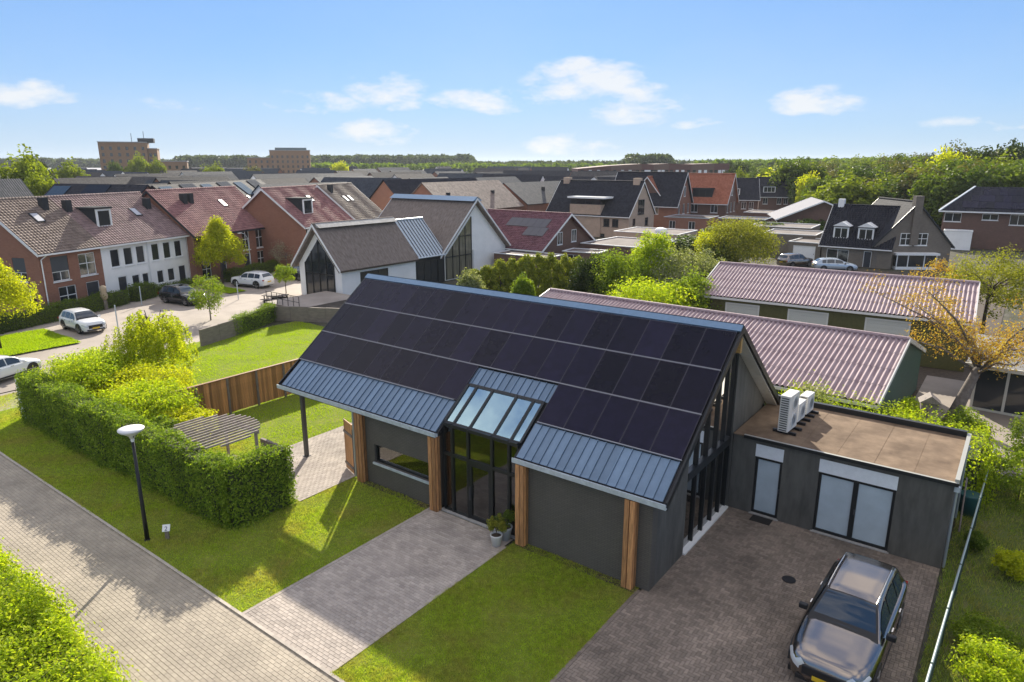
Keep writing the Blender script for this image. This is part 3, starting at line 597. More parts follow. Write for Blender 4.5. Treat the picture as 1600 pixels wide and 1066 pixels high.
def win(parent, loc, rz, u0, u1, z0, z1, style='w', hole=True, fm=None):
    """window on a face: frame with pane, mullions, sill; y<0 is outwards"""
    fm = fm or M_white; d = .10 if hole else -.04; w = .07
    f = MB()
    if style in 'dD':                                    # door leaf in a frame
        f.box(u0, u0 + w, d - .04, d + .03, z0, z1); f.box(u1 - w, u1, d - .04, d + .03, z0, z1); f.box(u0 + w, u1 - w, d - .04, d + .03, z1 - w, z1)
        o = f.build('door', fm, parent); o.location = loc; o.rotation_euler.z = R(rz)
        MB().box(u0 + w, u1 - w, d - .02, d + .02, z0, z1 - w).build('door_leaf', M_door, o); MB().box(u1 - w - .12, u1 - w - .08, d - .06, d - .02, z0 + .95, z0 + 1.12).build('handle', M_steel, o); return o
    f.box(u0, u1, d - .03, d + .03, z0, z0 + w); f.box(u0, u1, d - .03, d + .03, z1 - w, z1); f.box(u0, u0 + w, d - .03, d + .03, z0 + w, z1 - w); f.box(u1 - w, u1, d - .03, d + .03, z0 + w, z1 - w)
    nv = 1 if style in 'wgb' else (2 if style == 'W' else 0)
    for i in range(nv):
        c = u0 + (u1 - u0) * (i + 1) / (nv + 1); f.box(c - .035, c + .035, d - .025, d + .03, z0 + w, z1 - w)
    if style in 'gb': zc = z0 + (z1 - z0) * (.38 if style == 'b' else .55); f.box(u0 + w, u1 - w, d - .024, d + .03, zc - .035, zc + .035)
    o = f.build('window', fm, parent); o.location = loc; o.rotation_euler.z = R(rz)
    MB().box(u0 + w, u1 - w, d, d + .02, z0 + w, z1 - w).build('pane', M_pane, o)
    if style == 'b': MB().box(u0 + .02, u1 - .02, d - .075, d - .045, z0 + (z1 - z0) * .4, z1).build('blind', M_blind, o)
    MB().box(u0 - .06, u1 + .06, -.07, d - .03 if hole else 0, z0 - .09, z0 - .002).build('sill', fm, o)
    return o
def gable_house(name, label, cat, P, wallm, tilem, faces={}, ohl=.3, ohr=.3, ohe=.4, geo=False, group=None, verge=M_white, root=None, rt=.14, ridge=True, wallm_gable=None, fm=None, gut=True):
    x0, y0, a, L, D, he, hr = P
    if root is None: h = empty(name, (x0, y0, 0), a, label, cat, group)
    else: h = empty(name, (x0, y0, 0), a); h.parent = root
    t = .25; pit = math.atan2(hr - he, D / 2); rise = (hr - he) / (D / 2)
    for fn in ('front', 'back'):
        loc, rz = FACE[fn](L, D); hs = [(q[0], q[1], q[2], q[3]) for q in faces.get(fn, ())]
        o = wall(MB(), (0, 0), (L, 0), 0, he, t, hs).build('wall', wallm, h); o.location = loc; o.rotation_euler.z = R(rz)
        for q in faces.get(fn, ()): win(h, loc, rz, *q, fm=fm)
    for fn in ('left', 'right'):
        loc, rz = FACE[fn](L, D); hs = [q[:4] for q in faces.get(fn, ()) if q[3] < he - .05]
        m = wall(MB(), (t, 0), (D - t, 0), 0, he, t, [(q[0] - t, q[1] - t, q[2], q[3]) for q in hs])
        e = -.02; m.prism([(0 , 0, he), (D, 0, he), (D/2, 0, hr + e)], (0, t, 0))
        o = m.build('gable_wall', wallm_gable or wallm, h); o.location = loc; o.rotation_euler.z = R(rz)
        for q in faces.get(fn, ()): win(h, loc, rz, *q, hole=q[3] < he - .05, fm=fm)
    Sl = (D / 2 + ohe) / math.cos(pit); ze = he - ohe * rise + rt
    roof_plane(h, 'roof', L + ohl + ohr, Sl, (-ohl, -ohe, ze), 0, pit, tilem, geo, rt)
    roof_plane(h, 'rear_roof', L + ohl + ohr, Sl, (L + ohr, D + ohe, ze), math.pi, pit, tilem, False, rt)
    if ridge: MB().tube([(-ohl, D/2, hr + rt + .02), (L + ohr, D/2, hr + rt + .02)], .13, 8).build('ridge', tilem, h)
    if verge:
        for x, oh in ((-ohl, ohl), (L + ohr, ohr)):
            if oh <= 0: continue
            s = -1 if x < 0 else 1; xa, xb = sorted((x + s*.002, x + s * .05)); m = MB()
            for ya, yb in ((-ohe, D/2), (D + ohe, D/2)):
                m.prism([(xa, ya, ze - .22), (xa, ya, ze + .03), (xa, yb, hr + rt + .05), (xa, yb, hr + rt - .20)], (xb - xa, 0, 0))
            m.build('verge', verge, h)
    if gut: MB().box(-ohl, L + ohr, -ohe - .12, -ohe - .01, ze - .16, ze - .03).build('gutter', M_gut if verge is None else verge, h)
    return h
def on_slope(P, ohe=.4, rt=.14):                        # point on the front slope: u along, s up from the wall line, h proud
    x0, y0, a, L, D, he, hr = P; pit = math.atan2(hr - he, D / 2); c, s_ = math.cos(pit), math.sin(pit)
    return lambda u, s, h=0: (u, s * c - h * s_, he + s * s_ + rt + h * c)
def slope_box(parent, name, P, u0, u1, s0, s1, h0, h1, m):
    f = on_slope(P); q = [f(u, s, h) for h in (h0, h1) for u, s in ((u0, s0), (u1, s0), (u1, s1), (u0, s1))]
    return MB().add(q, [(0, 3, 2, 1), (4, 5, 6, 7), (0, 1, 5, 4), (1, 2, 6, 5), (2, 3, 7, 6), (3, 0, 4, 7)]).build(name, m, parent)
def velux(h, P, u, s, w=.8, l=1.2):
    o = slope_box(h, 'skylight', P, u, u + w, s, s + l, .03, .12, M_lead); slope_box(o, 'pane', P, u + .09, u + w - .09, s + .09, s + l - .09, .12, .128, M_velux); return o
def pipes(h, P, u, s, n=1, gap=.9):
    for i in range(n):
        c = on_slope(P)(u + i * gap, s); MB().box(c[0] - .28, c[0] + .28, c[1] - .28, c[1] + .3, c[2] - .3, c[2] + .95).build('vent_stack', M_lead, h)
def dormer(h, P, u0, u1, s0, hgt, face=M_white, cheek=M_lead, style='0', ov=.12):
    x0, y0, a, L, D, he, hr = P; f = on_slope(P); c = f((u0 + u1)/2, s0); yb = (c[2] + hgt - he - .14) / ((hr - he) / (D/2))
    d = MB().box(u0, u1, c[1] + .12, yb, c[2] - .3, c[2] + hgt - .1).build('dormer', cheek, h)
    MB().box(u0 - ov, u1 + ov, c[1] - .12, yb + .1, c[2] + hgt - .1, c[2] + hgt + .06).build('dormer_roof', cheek if face is M_white else face, d)
    fr = MB(); fr.box(u0 - .02, u0 + .16, c[1], c[1] + .119, c[2] - .1, c[2] + hgt - .1); fr.box(u1 - .16, u1 + .02, c[1], c[1] + .119, c[2] - .1, c[2] + hgt - .1); fr.box(u0 + .16, u1 - .16, c[1], c[1] + .119, c[2] + hgt - .28, c[2] + hgt - .1); fr.box(u0 + .16, u1 - .16, c[1], c[1] + .119, c[2] - .1, c[2] + .1)
    n = int(style)
    for i in range(n): k = u0 + (u1 - u0) * (i + 1) / (n + 1); fr.box(k - .04, k + .04, c[1] + .02, c[1] + .118, c[2] + .1, c[2] + hgt - .28)
    fr.build('dormer_frame', face, d); MB().box(u0 + .16, u1 - .16, c[1] + .06, c[1] + .1, c[2] + .1, c[2] + hgt - .28).build('pane', M_pane, d); return d
def solar(h, P, u0, s0, nu, ns, w=1.0, l=1.65, m=None):
    for j in range(ns):
        for i in range(nu): slope_box(h, 'solar_panel', P, u0 + i * w, u0 + (i + 1) * w - .03, s0 + j * l, s0 + (j + 1) * l - .03, .06, .11, m or M_pvblue)
M_pvblue = mat('solar_panel_far', (.012, .016, .03), .12, spec=.7)

TG = 'terrace houses along the side street'
a = R(109.9); ux, uy = math.cos(a), math.sin(a)
KF = 1.13
def ks(q): return [(w[0] * KF, w[1] * KF, w[2] * .93, w[3] * .93, w[4]) for w in q]
A1 = (-57.02, 4.82, 109.9, 6.05, 10.56, 5.36, 9.31)
h = gable_house('terrace_house', 'red brick end terrace house with tall windows and grey blinds, at the left', 'house', A1, M_brick, T_brown,
    {'front': ks([(.9, 2.35, 2.9, 5.15, 'b'), (3.25, 4.75, 3.0, 5.1, 'g'), (1.2, 2.7, .4, 2.35, 'g'), (3.6, 4.8, .05, 2.35, 'd')]), 'left': [(7.6, 9.0, 2.8, 4.8, 'b'), (8.2, 9.6, .3, 2.3, 'w'), (3.5, 5, 2.9, 4.6, 'w')]}, .3, 0, geo=True)
velux(h, A1, 2.6, 3.3); pipes(h, A1, 4.6, 5.1)
MB().tube([(.15, -.1, .1), (.15, -.1, 4.7), (.5, -.45, 5.1)], .05).build('downpipe', M_wplast, h)
for i, k in enumerate((6.05, 11.35)):
    P = (-57.02 + ux * k, 4.82 + uy * k, 109.9, 5.3, 10.56, 5.36, 9.31)
    fr = [(.9, 1.85, 3.3, 5.1, '0'), (2.3, 3.25, 3.3, 5.1, '0'), (3.65, 4.6, 3.3, 5.1, '0'), (1.35, 2.3, .05, 2.3, 'd'), (2.85, 3.7, .8, 2.2, '0'), (4.0, 4.75, .8, 2.2, '0')] if i == 0 else \
         [(.5, 1.4, 3.3, 5.1, '0'), (1.9, 2.8, 3.3, 5.1, '0'), (3.3, 4.2, 3.3, 5.1, '0'), (.8, 1.6, .8, 2.2, '0'), (2.1, 2.95, .8, 2.2, '0'), (3.5, 4.4, .05, 2.3, 'd')]
    h = gable_house('terrace_house', ('white rendered terrace house under a roof dormer' if i == 0 else 'white rendered terrace house with a skylight, beside the plum roofed brick house'), 'house', P, M_wplast, T_plumb, {'front': [(w[0] * 1.08, w[1] * 1.08, w[2] * .93, w[3] * .93, w[4]) for w in fr]}, 0, 0, geo=True, wallm_gable=M_brick)
    if i == 0: dormer(h, P, 1.6, 3.2, 2.0, 1.75); pipes(h, P, .5, 4.6)
    else: velux(h, P, 1.6, 3.0); pipes(h, P, 4.1, 4.2)
    MB().tube([(5.27, -.08, .1), (5.27, -.08, 5.1)], .05).build('downpipe', M_white, h)
a2 = R(110.25)
for i in range(2):
    P = (-61.75 + math.cos(a2) * 6.8 * i, 20.75 + math.sin(a2) * 6.8 * i, 110.25, 6.8, 10.2, 5.22, 9.5)
    h = gable_house('terrace_house', ('red brick terrace house with plum roof behind the lime street tree' if i == 0 else 'red brick terrace house ending the plum roofed row'), 'house', P, M_brick, T_red,
        {'front': [(1, 2.3, 2.8, 4.9, 'g'), (3.6, 4.9, 2.8, 4.9, 'g'), (.8, 2.2, .3, 2.3, 'g'), (3.6, 4.7, .05, 2.3, 'd')] if i == 0 else [(.9, 2.2, 2.7, 4.9, 'g'), (3.4, 4.7, 2.7, 4.9, 'g'), (1.0, 2.2, .05, 2.3, 'd'), (3.4, 4.7, .3, 2.3, 'g')], 'right': [(4, 5.2, 3, 4.7, 'w')]}, .2 if i == 0 else 0, .3 if i else 0, geo=True, verge=M_lead)
    if i == 0: pipes(h, P, 3.2, 4.6, 2, .95)
    else: velux(h, P, 1.6, 3.4)
a3 = R(110.4)
for i in range(2):
    P = (-60.25 + math.cos(a3) * 5.85 * i - 1.0 * 0, 31.88 + 1.6 + math.sin(a3) * 5.85 * i, 110.4, 5.85, 10.34, 5.35, 9.43)
    h = gable_house('terrace_house', ('red brick gabled house with a dormer left of the thatched villa' if i == 0 else 'plum roofed terrace house half hidden behind the thatched villa'), 'house', P, M_brick, T_red, {'front': [(.4, 1.3, 3.2, 5.1, 'g'), (1.9, 2.8, 3.2, 5.1, 'g'), (3.4, 4.4, 3.2, 5.1, 'g'), (.6, 1.6, .05, 2.3, 'd'), (2.4, 4, .4, 2.2, 'g')]}, .3 if i == 0 else 0, 0, geo=True)
    if i == 0: dormer(h, P, 2.2, 4.2, 1.6, 1.9)
    else: velux(h, P, .6, 3.6)
P = (-63.9, 44.4, 113, 9.2, 10.15, 5.3, 9.5)
h = gable_house('terrace_house', 'terrace house with sand coloured tiles and two skylights', 'house', P, M_wplast, T_beige, {'front': [(1, 2, 3, 4.8, 'w')]}, .3, .3, geo=True)
velux(h, P, 2.6, 3.0); velux(h, P, 4.0, 3.0); pipes(h, P, 1.2, 5.2)
# white thatched villa: two wings and a zinc link under one root
villa = empty('thatched_villa', (-45, 30, 0), 0, 'white villa of two thatched wings with tall glazed gables', 'villa')
def sub(P): return (P[0] + 45, P[1] - 30, *P[2:])
VL = (-41.9, 23.7, 90, 9.6, 6.2, 3.25, 6.65)
vl = gable_house('wing', None, None, sub(VL), M_wplast, M_thatch, {'front': [(2.2, 5.8, 1.3, 2.5, 'W')]}, .55, 0, .55, root=villa, rt=.32, fm=M_anth, verge=M_white, gut=False)
MB().prism([(-.3, 3.1 - .75, 6.65 + .02), (-.3, 3.1, 7.10), (-.3, 3.1 + .75, 6.65 + .02)], (9.9, 0, 0)).build('ridge_cap', M_conc, vl)
VR = (-54.6, 37.3, 0, 12.4, 11.6, 2.95, 8.35)
vr = gable_house('wing', None, None, sub(VR), M_wplast, M_thatch, {'front': [(9.2, 11.6, .1, 2.4, 'W')]}, .3, .55, .5, root=villa, rt=.32, fm=M_anth, gut=False)
MB().prism([(-.3, 5.8 - .8, 8.35 + .05), (-.3, 5.8, 8.86), (-.3, 5.8 + .8, 8.35 + .05)], (13.25, 0, 0)).build('ridge_cap', M_ridge, vr)
VZ = (-41.9, 33.3, 90, 4.4, 6.2, 3.25, 6.55)
vz = gable_house('link_wing', None, None, sub(VZ), M_anth, M_gut, {'front': [(.3, 3.4, .1, 2.6, 'W')]}, 0, 0, .35, root=villa, rt=.12, fm=M_anth, verge=None, gut=False)
for i in range(10): slope_box(vz, 'standing_seam', VZ, .1 + i * .45, .14 + i * .45, -.4, 4.55, 0, .06, M_lead)
# glazed gables
pv = MB(); q = [(-.02, 1.0, .1), (-.02, 5.2, .1), (-.02, 5.2, 3.3), (-.02, 3.1, 5.55), (-.02, 1.0, 3.3)]; pv.prism(q, (-.03, 0, 0)); gp = pv.build('glazed_gable', M_pane, vl)
for y in (1.0, 2.05, 3.1, 4.15, 5.2): MB().box(-.10, -.02, y - .05, y + .05, .1, (3.3 + (1 - abs(y - 3.1) / 2.1) * 2.25)).build('mullion', M_anth, gp)
for z in (2.3,): MB().box(-.095, -.021, 1.0, 5.2, z, z + .09).build('transom', M_anth, gp)
pv = MB(); zz = lambda y: 2.95 + (y / 5.8) * 5.4 - 1.1
pv.prism([(12.42, .9, .1), (12.42, 5.2, .1), (12.42, 5.2, zz(5.2)), (12.42, .9, max(2.2, zz(.9)))], (.03, 0, 0)); gp = pv.build('glazed_gable', mat('curtained_glass', (.17, .16, .115), .12, noise=.35, nscale=2, stretch=(1, 3, .2), spec=.6), vr)
for y in (.9, 2.0, 3.1, 4.15, 5.2): MB().box(12.42, 12.50, y - .05, y + .05, .1, max(2.2, zz(y))).build('mullion', M_anth, gp)
for z in (2.5, 4.6): MB().box(12.421, 12.495, .9 if z < 4 else 3.1, 5.2, z, z + .09).build('transom', M_anth, gp)
MB().box(12.44, 12.58, 5.4, 5.55, .1, 3).build('downpipe', M_white, vr)

def flat_building(name, label, cat, x0, y0, a, L, D, H, wallm, roofm, faces=None, group=None, door=None):
    h = empty(name, (x0, y0, 0), a, label, cat, group); fs = faces or {}
    for fn in ('front', 'back', 'left', 'right'):
        loc, rz = FACE[fn](L, D); W_ = L if fn in ('front', 'back') else D - .5; o0 = 0 if fn in ('front', 'back') else .25
        m = wall(MB(), (o0, 0), (o0 + W_, 0), 0, H, .25, [(q[0] - o0, q[1] - o0, q[2], q[3]) for q in fs.get(fn, ())]); o = m.build('wall', wallm, h); o.location = loc; o.rotation_euler.z = R(rz)
        for q in fs.get(fn, ()): win(h, loc, rz, *q)
    MB().box(.05, L - .05, .05, D - .05, H - .12, H - .05).build('roof', roofm, h)
    e = MB(); e.box(-.06, L + .06, -.06, .08, H, H + .1); e.box(-.06, L + .06, D - .08, D + .06, H, H + .1); e.box(-.06, .08, .08, D - .08, H, H + .1); e.box(L - .08, L + .06, .08, D - .08, H, H + .1); e.build('roof_edge', M_white if roofm is M_flatw else M_gut, h)
    return h
BS = (-49.5, 49.4, 0, 12.2, 11.6, 2.75, 6.35)
h = gable_house('house', 'brown brick house with mauve tiles, panels and white framed gable', 'house', BS, M_brick2, T_mauve, {'right': [(3.4, 4.5, 2.9, 4.4, 'w'), (6.6, 7.7, 3.0, 4.5, 'w')]}, .3, .5, .5, geo=True)
for j in range(2):
    for i in range(6 if j else 3): slope_box(h, 'solar_panel', BS, (4.6 if j else 8.2) + i * 1.02, (4.6 if j else 8.2) + i * 1.02 + .99, 2.0 + j * 1.7, 3.66 + j * 1.7, .07, .12, mat('matte_panel', (.10, .085, .075), .3))
flat_building('flat_annexe', 'low flat annexe in front of the mauve roofed house', 'annexe', -41.5, 45.8, 0, 7.5, 3.4, 2.3, M_brick2, M_flatw)
flat_building('flat_garage', 'white edged garage with dark flat roof beside the thatched villa', 'garage', -41.8, 50.2, 0, 3.6, 6, 2.2, M_wplast, M_flat)
flat_building('flat_garage', 'brown brick garage with pale flat roof right of the white gable', 'garage', -36.8, 57.5, 0, 8.5, 9.5, 2.7, M_brick2, M_flatw)
h = flat_building('garden_room', 'small garden room with white canopy against the brown garage', 'outbuilding', -36.0, 52.0, 8, 4.5, 3.2, 2.3, M_brick2, M_flatw, {'front': [(.6, 2.2, .1, 2.0, 'w')]})
BG = (-62.95, 88.7, 0.75, 16.6, 9.9, 3.95, 9.29)
h = gable_house('house', 'beige brick house with black roof and wide flat dormer', 'house', BG, M_brick3, T_dark,
    {'front': [(6.6, 7.2, 1.9, 3.1, '0'), (7.4, 8.0, 1.9, 3.1, '0'), (8.2, 8.8, 1.9, 3.1, '0'), (11.7, 12.9, 1.9, 3.2, 'w'), (13.4, 14.6, 1.9, 3.2, 'w'), (11.2, 12, .1, .6, '0')], 'right': [(3.2, 5.6, 3.9, 6.4, 'W'), (1.4, 2.5, 2.0, 3.3, '0'), (6.2, 7.6, 1.8, 3.2, '0')]}, .2, .2, .4, verge=M_wplast, fm=M_anth)
o = MB().box(5.0, 11.2, -.25, 3.6, 0, 5.5).build('front_bay', M_brick3, h); MB().box(4.7, 12.2, -.7, 4.8, 6.55, 6.85).build('dormer_roof', M_wplast, h); MB().box(5.0, 11.2, .1, 4.2, 5.5, 6.55).build('dormer', M_anth, h)
for i in range(3): MB().box(6.2 + i * 1.7, 7.6 + i * 1.7, .02, .08, 5.65, 6.45).build('pane', M_pvblue, h)
for x in (.7, 14.9): MB().box(x, x + 1.2, 4.4, 5.5, 8.6, 10.0).build('chimney', M_brick3, h)
for lab, P, wm, tm in (('orange brick gabled house with black roof behind the beige house', (-60.5, 107.5, 5, 14, 9, 4.9, 10.6), M_brick, T_dark), ('dark house with orange tiles and a glazed dormer', (-52.5, 117.5, 6.6, 12, 9, 5.1, 10.3), M_brick2, T_orange)):
    D = P[4]; h = gable_house('house', lab, 'house', P, wm, tm, {'right': [(1, 2.2, 2.9, 4.8, 'w'), (3.8, 5.1, 2.9, 4.8, 'w'), (6.6, 7.8, 2.9, 4.8, 'w'), (3.9, 4.9, 6.2, 8.2, 'w')], 'front': [(1, 2.4, 2.9, 4.6, 'w'), (5, 6.4, 2.9, 4.6, 'w'), (9, 10.4, 2.9, 4.6, 'w')]}, .3, .4, .5)
    if tm is T_orange: dormer(h, P, 5, 9, .9, 1.7, M_lead, M_lead, '2')
P = (-58.3, 112.5, 95, 8, 8, 4.6, 9.6)
h = gable_house('house', 'black clad gable with orange roof facing the beige house', 'house', (-49.0, 110.0, 96, 12, 8.5, 4.6, 9.8), M_brick2, T_orange, {'front': [(1, 2.2, 2.6, 4.4, 'w'), (4, 5.2, 2.6, 4.4, 'w')]}, .4, .3, .4)
flat_building('flat_garage', 'orange brick garage block before the orange roofed house', 'garage', -45.5, 101, 5, 8, 7, 3.0, M_brick, M_flat, {'front': [(1, 2.2, 1, 2.4, 'w'), (4.6, 5.8, 1, 2.4, 'w')]})
flat_building('flat_garage', 'dark garage with white windows under the orange roofed house', 'garage', -36.5, 104, 5, 8, 6, 3.0, M_brick2, M_flat, {'front': [(1, 2.4, .8, 2.3, 'W'), (5, 6.6, .8, 2.3, 'W')]})
h = flat_building('bungalow', 'beige flat roofed bungalow with a white roof dome', 'bungalow', -40, 72, 3, 9.6, 8, 2.9, M_brick3, M_flatw)
MB().lathe([(.9, 0), (.9, .3), (.75, .55), (.3, .7)], (6, 3, 2.85), 16).build('roof_dome', M_white, h)
flat_building('flat_garage', 'black clad garage behind the mixed shrubs', 'garage', -30.2, 69.5, 3, 5.6, 5.5, 2.5, M_anth, M_flat)
for i, (lab, x, y, L_, D_, H_, wm, rm) in enumerate((('long low garage with pale roof before the small dark houses', -38, 122, 13, 8, 3, M_brick2, M_flatw), ('grey flat roofed annexe behind the yellow green tree', -27, 92, 9, 8, 3.0, M_brick4, M_flatw), ('pale flat roof left of the white garage door', -22, 82.5, 7, 7, 2.9, M_brick4, M_flatw), ('low dark shed roof beside the white gable bungalow', -26, 112, 8, 10, 3.2, M_brick2, M_flat))):
    flat_building('flat_annexe', lab, 'annexe', x, y, 4, L_, D_, H_, wm, rm)
for lab, P in (('dark hipped house with white dormer before the yellow bushes', (-50.5, 143.5, 25, 8.2, 9, 4.6, 8.9)), ('long dark house with brick end wall by the yellow bushes', (-49.5, 168, 27, 15, 9, 4.4, 8.8))):
    h = gable_house('house', lab, 'house', P, M_brick2, T_dark, {'front': [(1, 2.2, 2.2, 3.8, 'w'), (4.5, 5.6, 2.2, 3.8, 'w'), (6.2, 7.2, 2.2, 3.8, 'w')], 'right': [(2, 3.2, 2.4, 4.0, 'w'), (5.6, 6.8, 2.4, 4.0, 'w')]}, .3, .3, .5)
    dormer(h, P, 1.0, 4.0, .9, 1.6, style='2')
h = gable_house('bungalow', 'low bungalow with shallow white roof and wide verge boards', 'bungalow', (-14.2, 112, 112, 13, 13.5, 3.3, 6.2), M_brick2, mat('white_roof_sheet', (.24, .24, .265), .85, spec=.15, noise=.06), {}, .8, .3, .8, ridge=False)
gable_house('bungalow', 'brown roofed bungalow among the trees beyond the white roof', 'bungalow', (-16, 150, 100, 12, 10, 3.0, 6.0), M_brick2, T_brown, {}, .3, .3, .5)
# grey brick house with two white dormers (right)
DW = (-12.65, 76.7, -1.9, 7.5, 9.05, 2.6, 7.1)
h = empty('gabled_house', (-12.65, 76.7, 0), 0, 'grey brick house with two white dormers and a bay window', 'house')
g1 = gable_house('wing', None, None, (0, 0, -1.9, 8.0, 9.05, 2.6, 7.1), M_brick4, T_dark, {'front': [(.6, 3.2, .15, 2.0, 'w'), (4.9, 5.8, .05, 2.0, 'd')]}, .35, 0, .35, root=h, verge=M_white, geo=True)
for u in (1.0, 3.85):
    P = (0, 0, 0, 8, 9.05, 2.6, 7.1); d = dormer(g1, P, u, u + 1.75, .85, 1.5, M_white, M_lead, '1', ov=.05)
    f = on_slope(P)(u, .85); MB().prism([(u - .15, f[1] - .13, f[2] + 1.5), (u + 1.9, f[1] - .13, f[2] + 1.5), (u + .875, f[1] - .13, f[2] + 2.05)], (0, 2.6, 0)).build('dormer_pediment', M_white, d)
MB().box(.3, 1.0, 4.2, 4.9, 6.8, 8.0).build('chimney', M_white, g1)
g2 = gable_house('wing', None, None, (13.53, 4.5, 123.4, 10, 9.01, 2.87, 7.86), M_brick4, T_dark, {'left': [(9.01 - 6.1, 9.01 - 4.75, 2.85, 4.3, 'g'), (9.01 - 4.3, 9.01 - 2.9, 2.85, 4.3, 'g'), (4.3, 4.9, 5.7, 6.5, 'w')]}, .15, .3, .3, root=h, verge=M_anth, geo=True)
MB().box(-.3, .55, 4.1, 5.0, 2.87, 8.7).build('chimney', M_brick4, g2)
bw = MB().box(-.9, -.02, 1.9, 6.6, 0, .35).build('bay_window', M_white, g2); MB().box(-1.1, -.02, 1.7, 6.8, 1.75, 2.0).build('bay_roof', M_white, bw); MB().box(-.85, -.1, 1.95, 6.55, .35, 1.75).build('bay_pane', M_pane, bw)
for y in (1.9, 3.3, 5.2, 6.5): MB().box(-.92, -.84, y, y + .1, .35, 1.75).build('bay_post', M_white, bw)
h = flat_building('garage', 'small white doored garage left of the grey brick house', 'garage', -16.9, 77.2, -2, 4.0, 6, 2.5, M_brick4, M_flatw, {'front': [(.6, 3.4, .05, 2.1, 'd')]})
for o in h.children:
    if o.name.startswith('door'):
        for c in o.children:
            if c.name.startswith('door_leaf'): c.data.materials[0] = M_white
# hipped house (far right)
hp = empty('hipped_house', (-2.7, 107.4, 0), 4.4, 'brown brick house with hipped roof and dark solar panels, far right', 'house')
L_, D_ = 15, 10
wall(MB(), (0, 0), (L_, 0), 0, 5.5, .3, [(.2, 2.4, 3.9, 5.2), (5.0, 7.0, 4.3, 5.2), (8.4, 11.4, 3.7, 5.2)]).build('wall', M_brick2, hp)
MB().box(0, L_, .3, D_, 0, 5.5).build('wall', M_brick2, hp)
for q in ((.2, 2.4, 3.9, 5.2, 'w'), (5.0, 7.0, 4.3, 5.2, 'w'), (8.4, 11.4, 3.7, 5.2, 'W')): win(hp, (0, 0, 0), 0, *q)
e = .6; MB().add([(-e, -e, 5.5), (L_+e, -e, 5.5), (L_+e, D_+e, 5.5), (-e, D_+e, 5.5), (3.6, 5, 9), (11.4, 5, 9)], [(0, 1, 5, 4), (1, 2, 5), (2, 3, 4, 5), (3, 0, 4), (3, 2, 1, 0)]).build('roof', T_dark, hp)
MB().box(-e - .05, L_ + e + .05, -e - .08, -e + .02, 5.32, 5.52).build('fascia', M_white, hp); MB().box(10.8, 11.8, 4.4, 5.6, 8.6, 9.7).build('chimney', M_white, hp)
for a_, b_ in (((-e, -e, 5.52), (3.6, 5, 9.04)), ((L_+e, -e, 5.52), (11.4, 5, 9.04))): MB().bar(a_, b_, .3, .12).build('hip_ridge', M_gut, hp)
PH = (0, 0, 0, L_, 11.2, 5.15, 9.0)
for j, (n, u) in enumerate(((9, 2.3), (7, 3.3), (5, 4.8))):
    for i in range(n):
        ya = .1 + j * 1.45; f = lambda y, dz: (y, 5.5 + (y + e) * 3.5 / 5.6 + dz)
        y1, z1 = f(ya, .1); y2, z2 = f(ya + 1.4, .1)
        MB().prism([(u + i * 1.0, y1, z1), (u + i * 1.0, y2, z2), (u + i * 1.0, y2, z2 - .05), (u + i * 1.0, y1, z1 - .05)], (.97, 0, 0)).build('solar_panel', M_pv, hp)
flat_building('flat_annexe', 'white porch annexe under the hipped house', 'annexe', -2.0, 104.3, 4, 3.6, 2.6, 2.7, M_wplast, M_flatw)
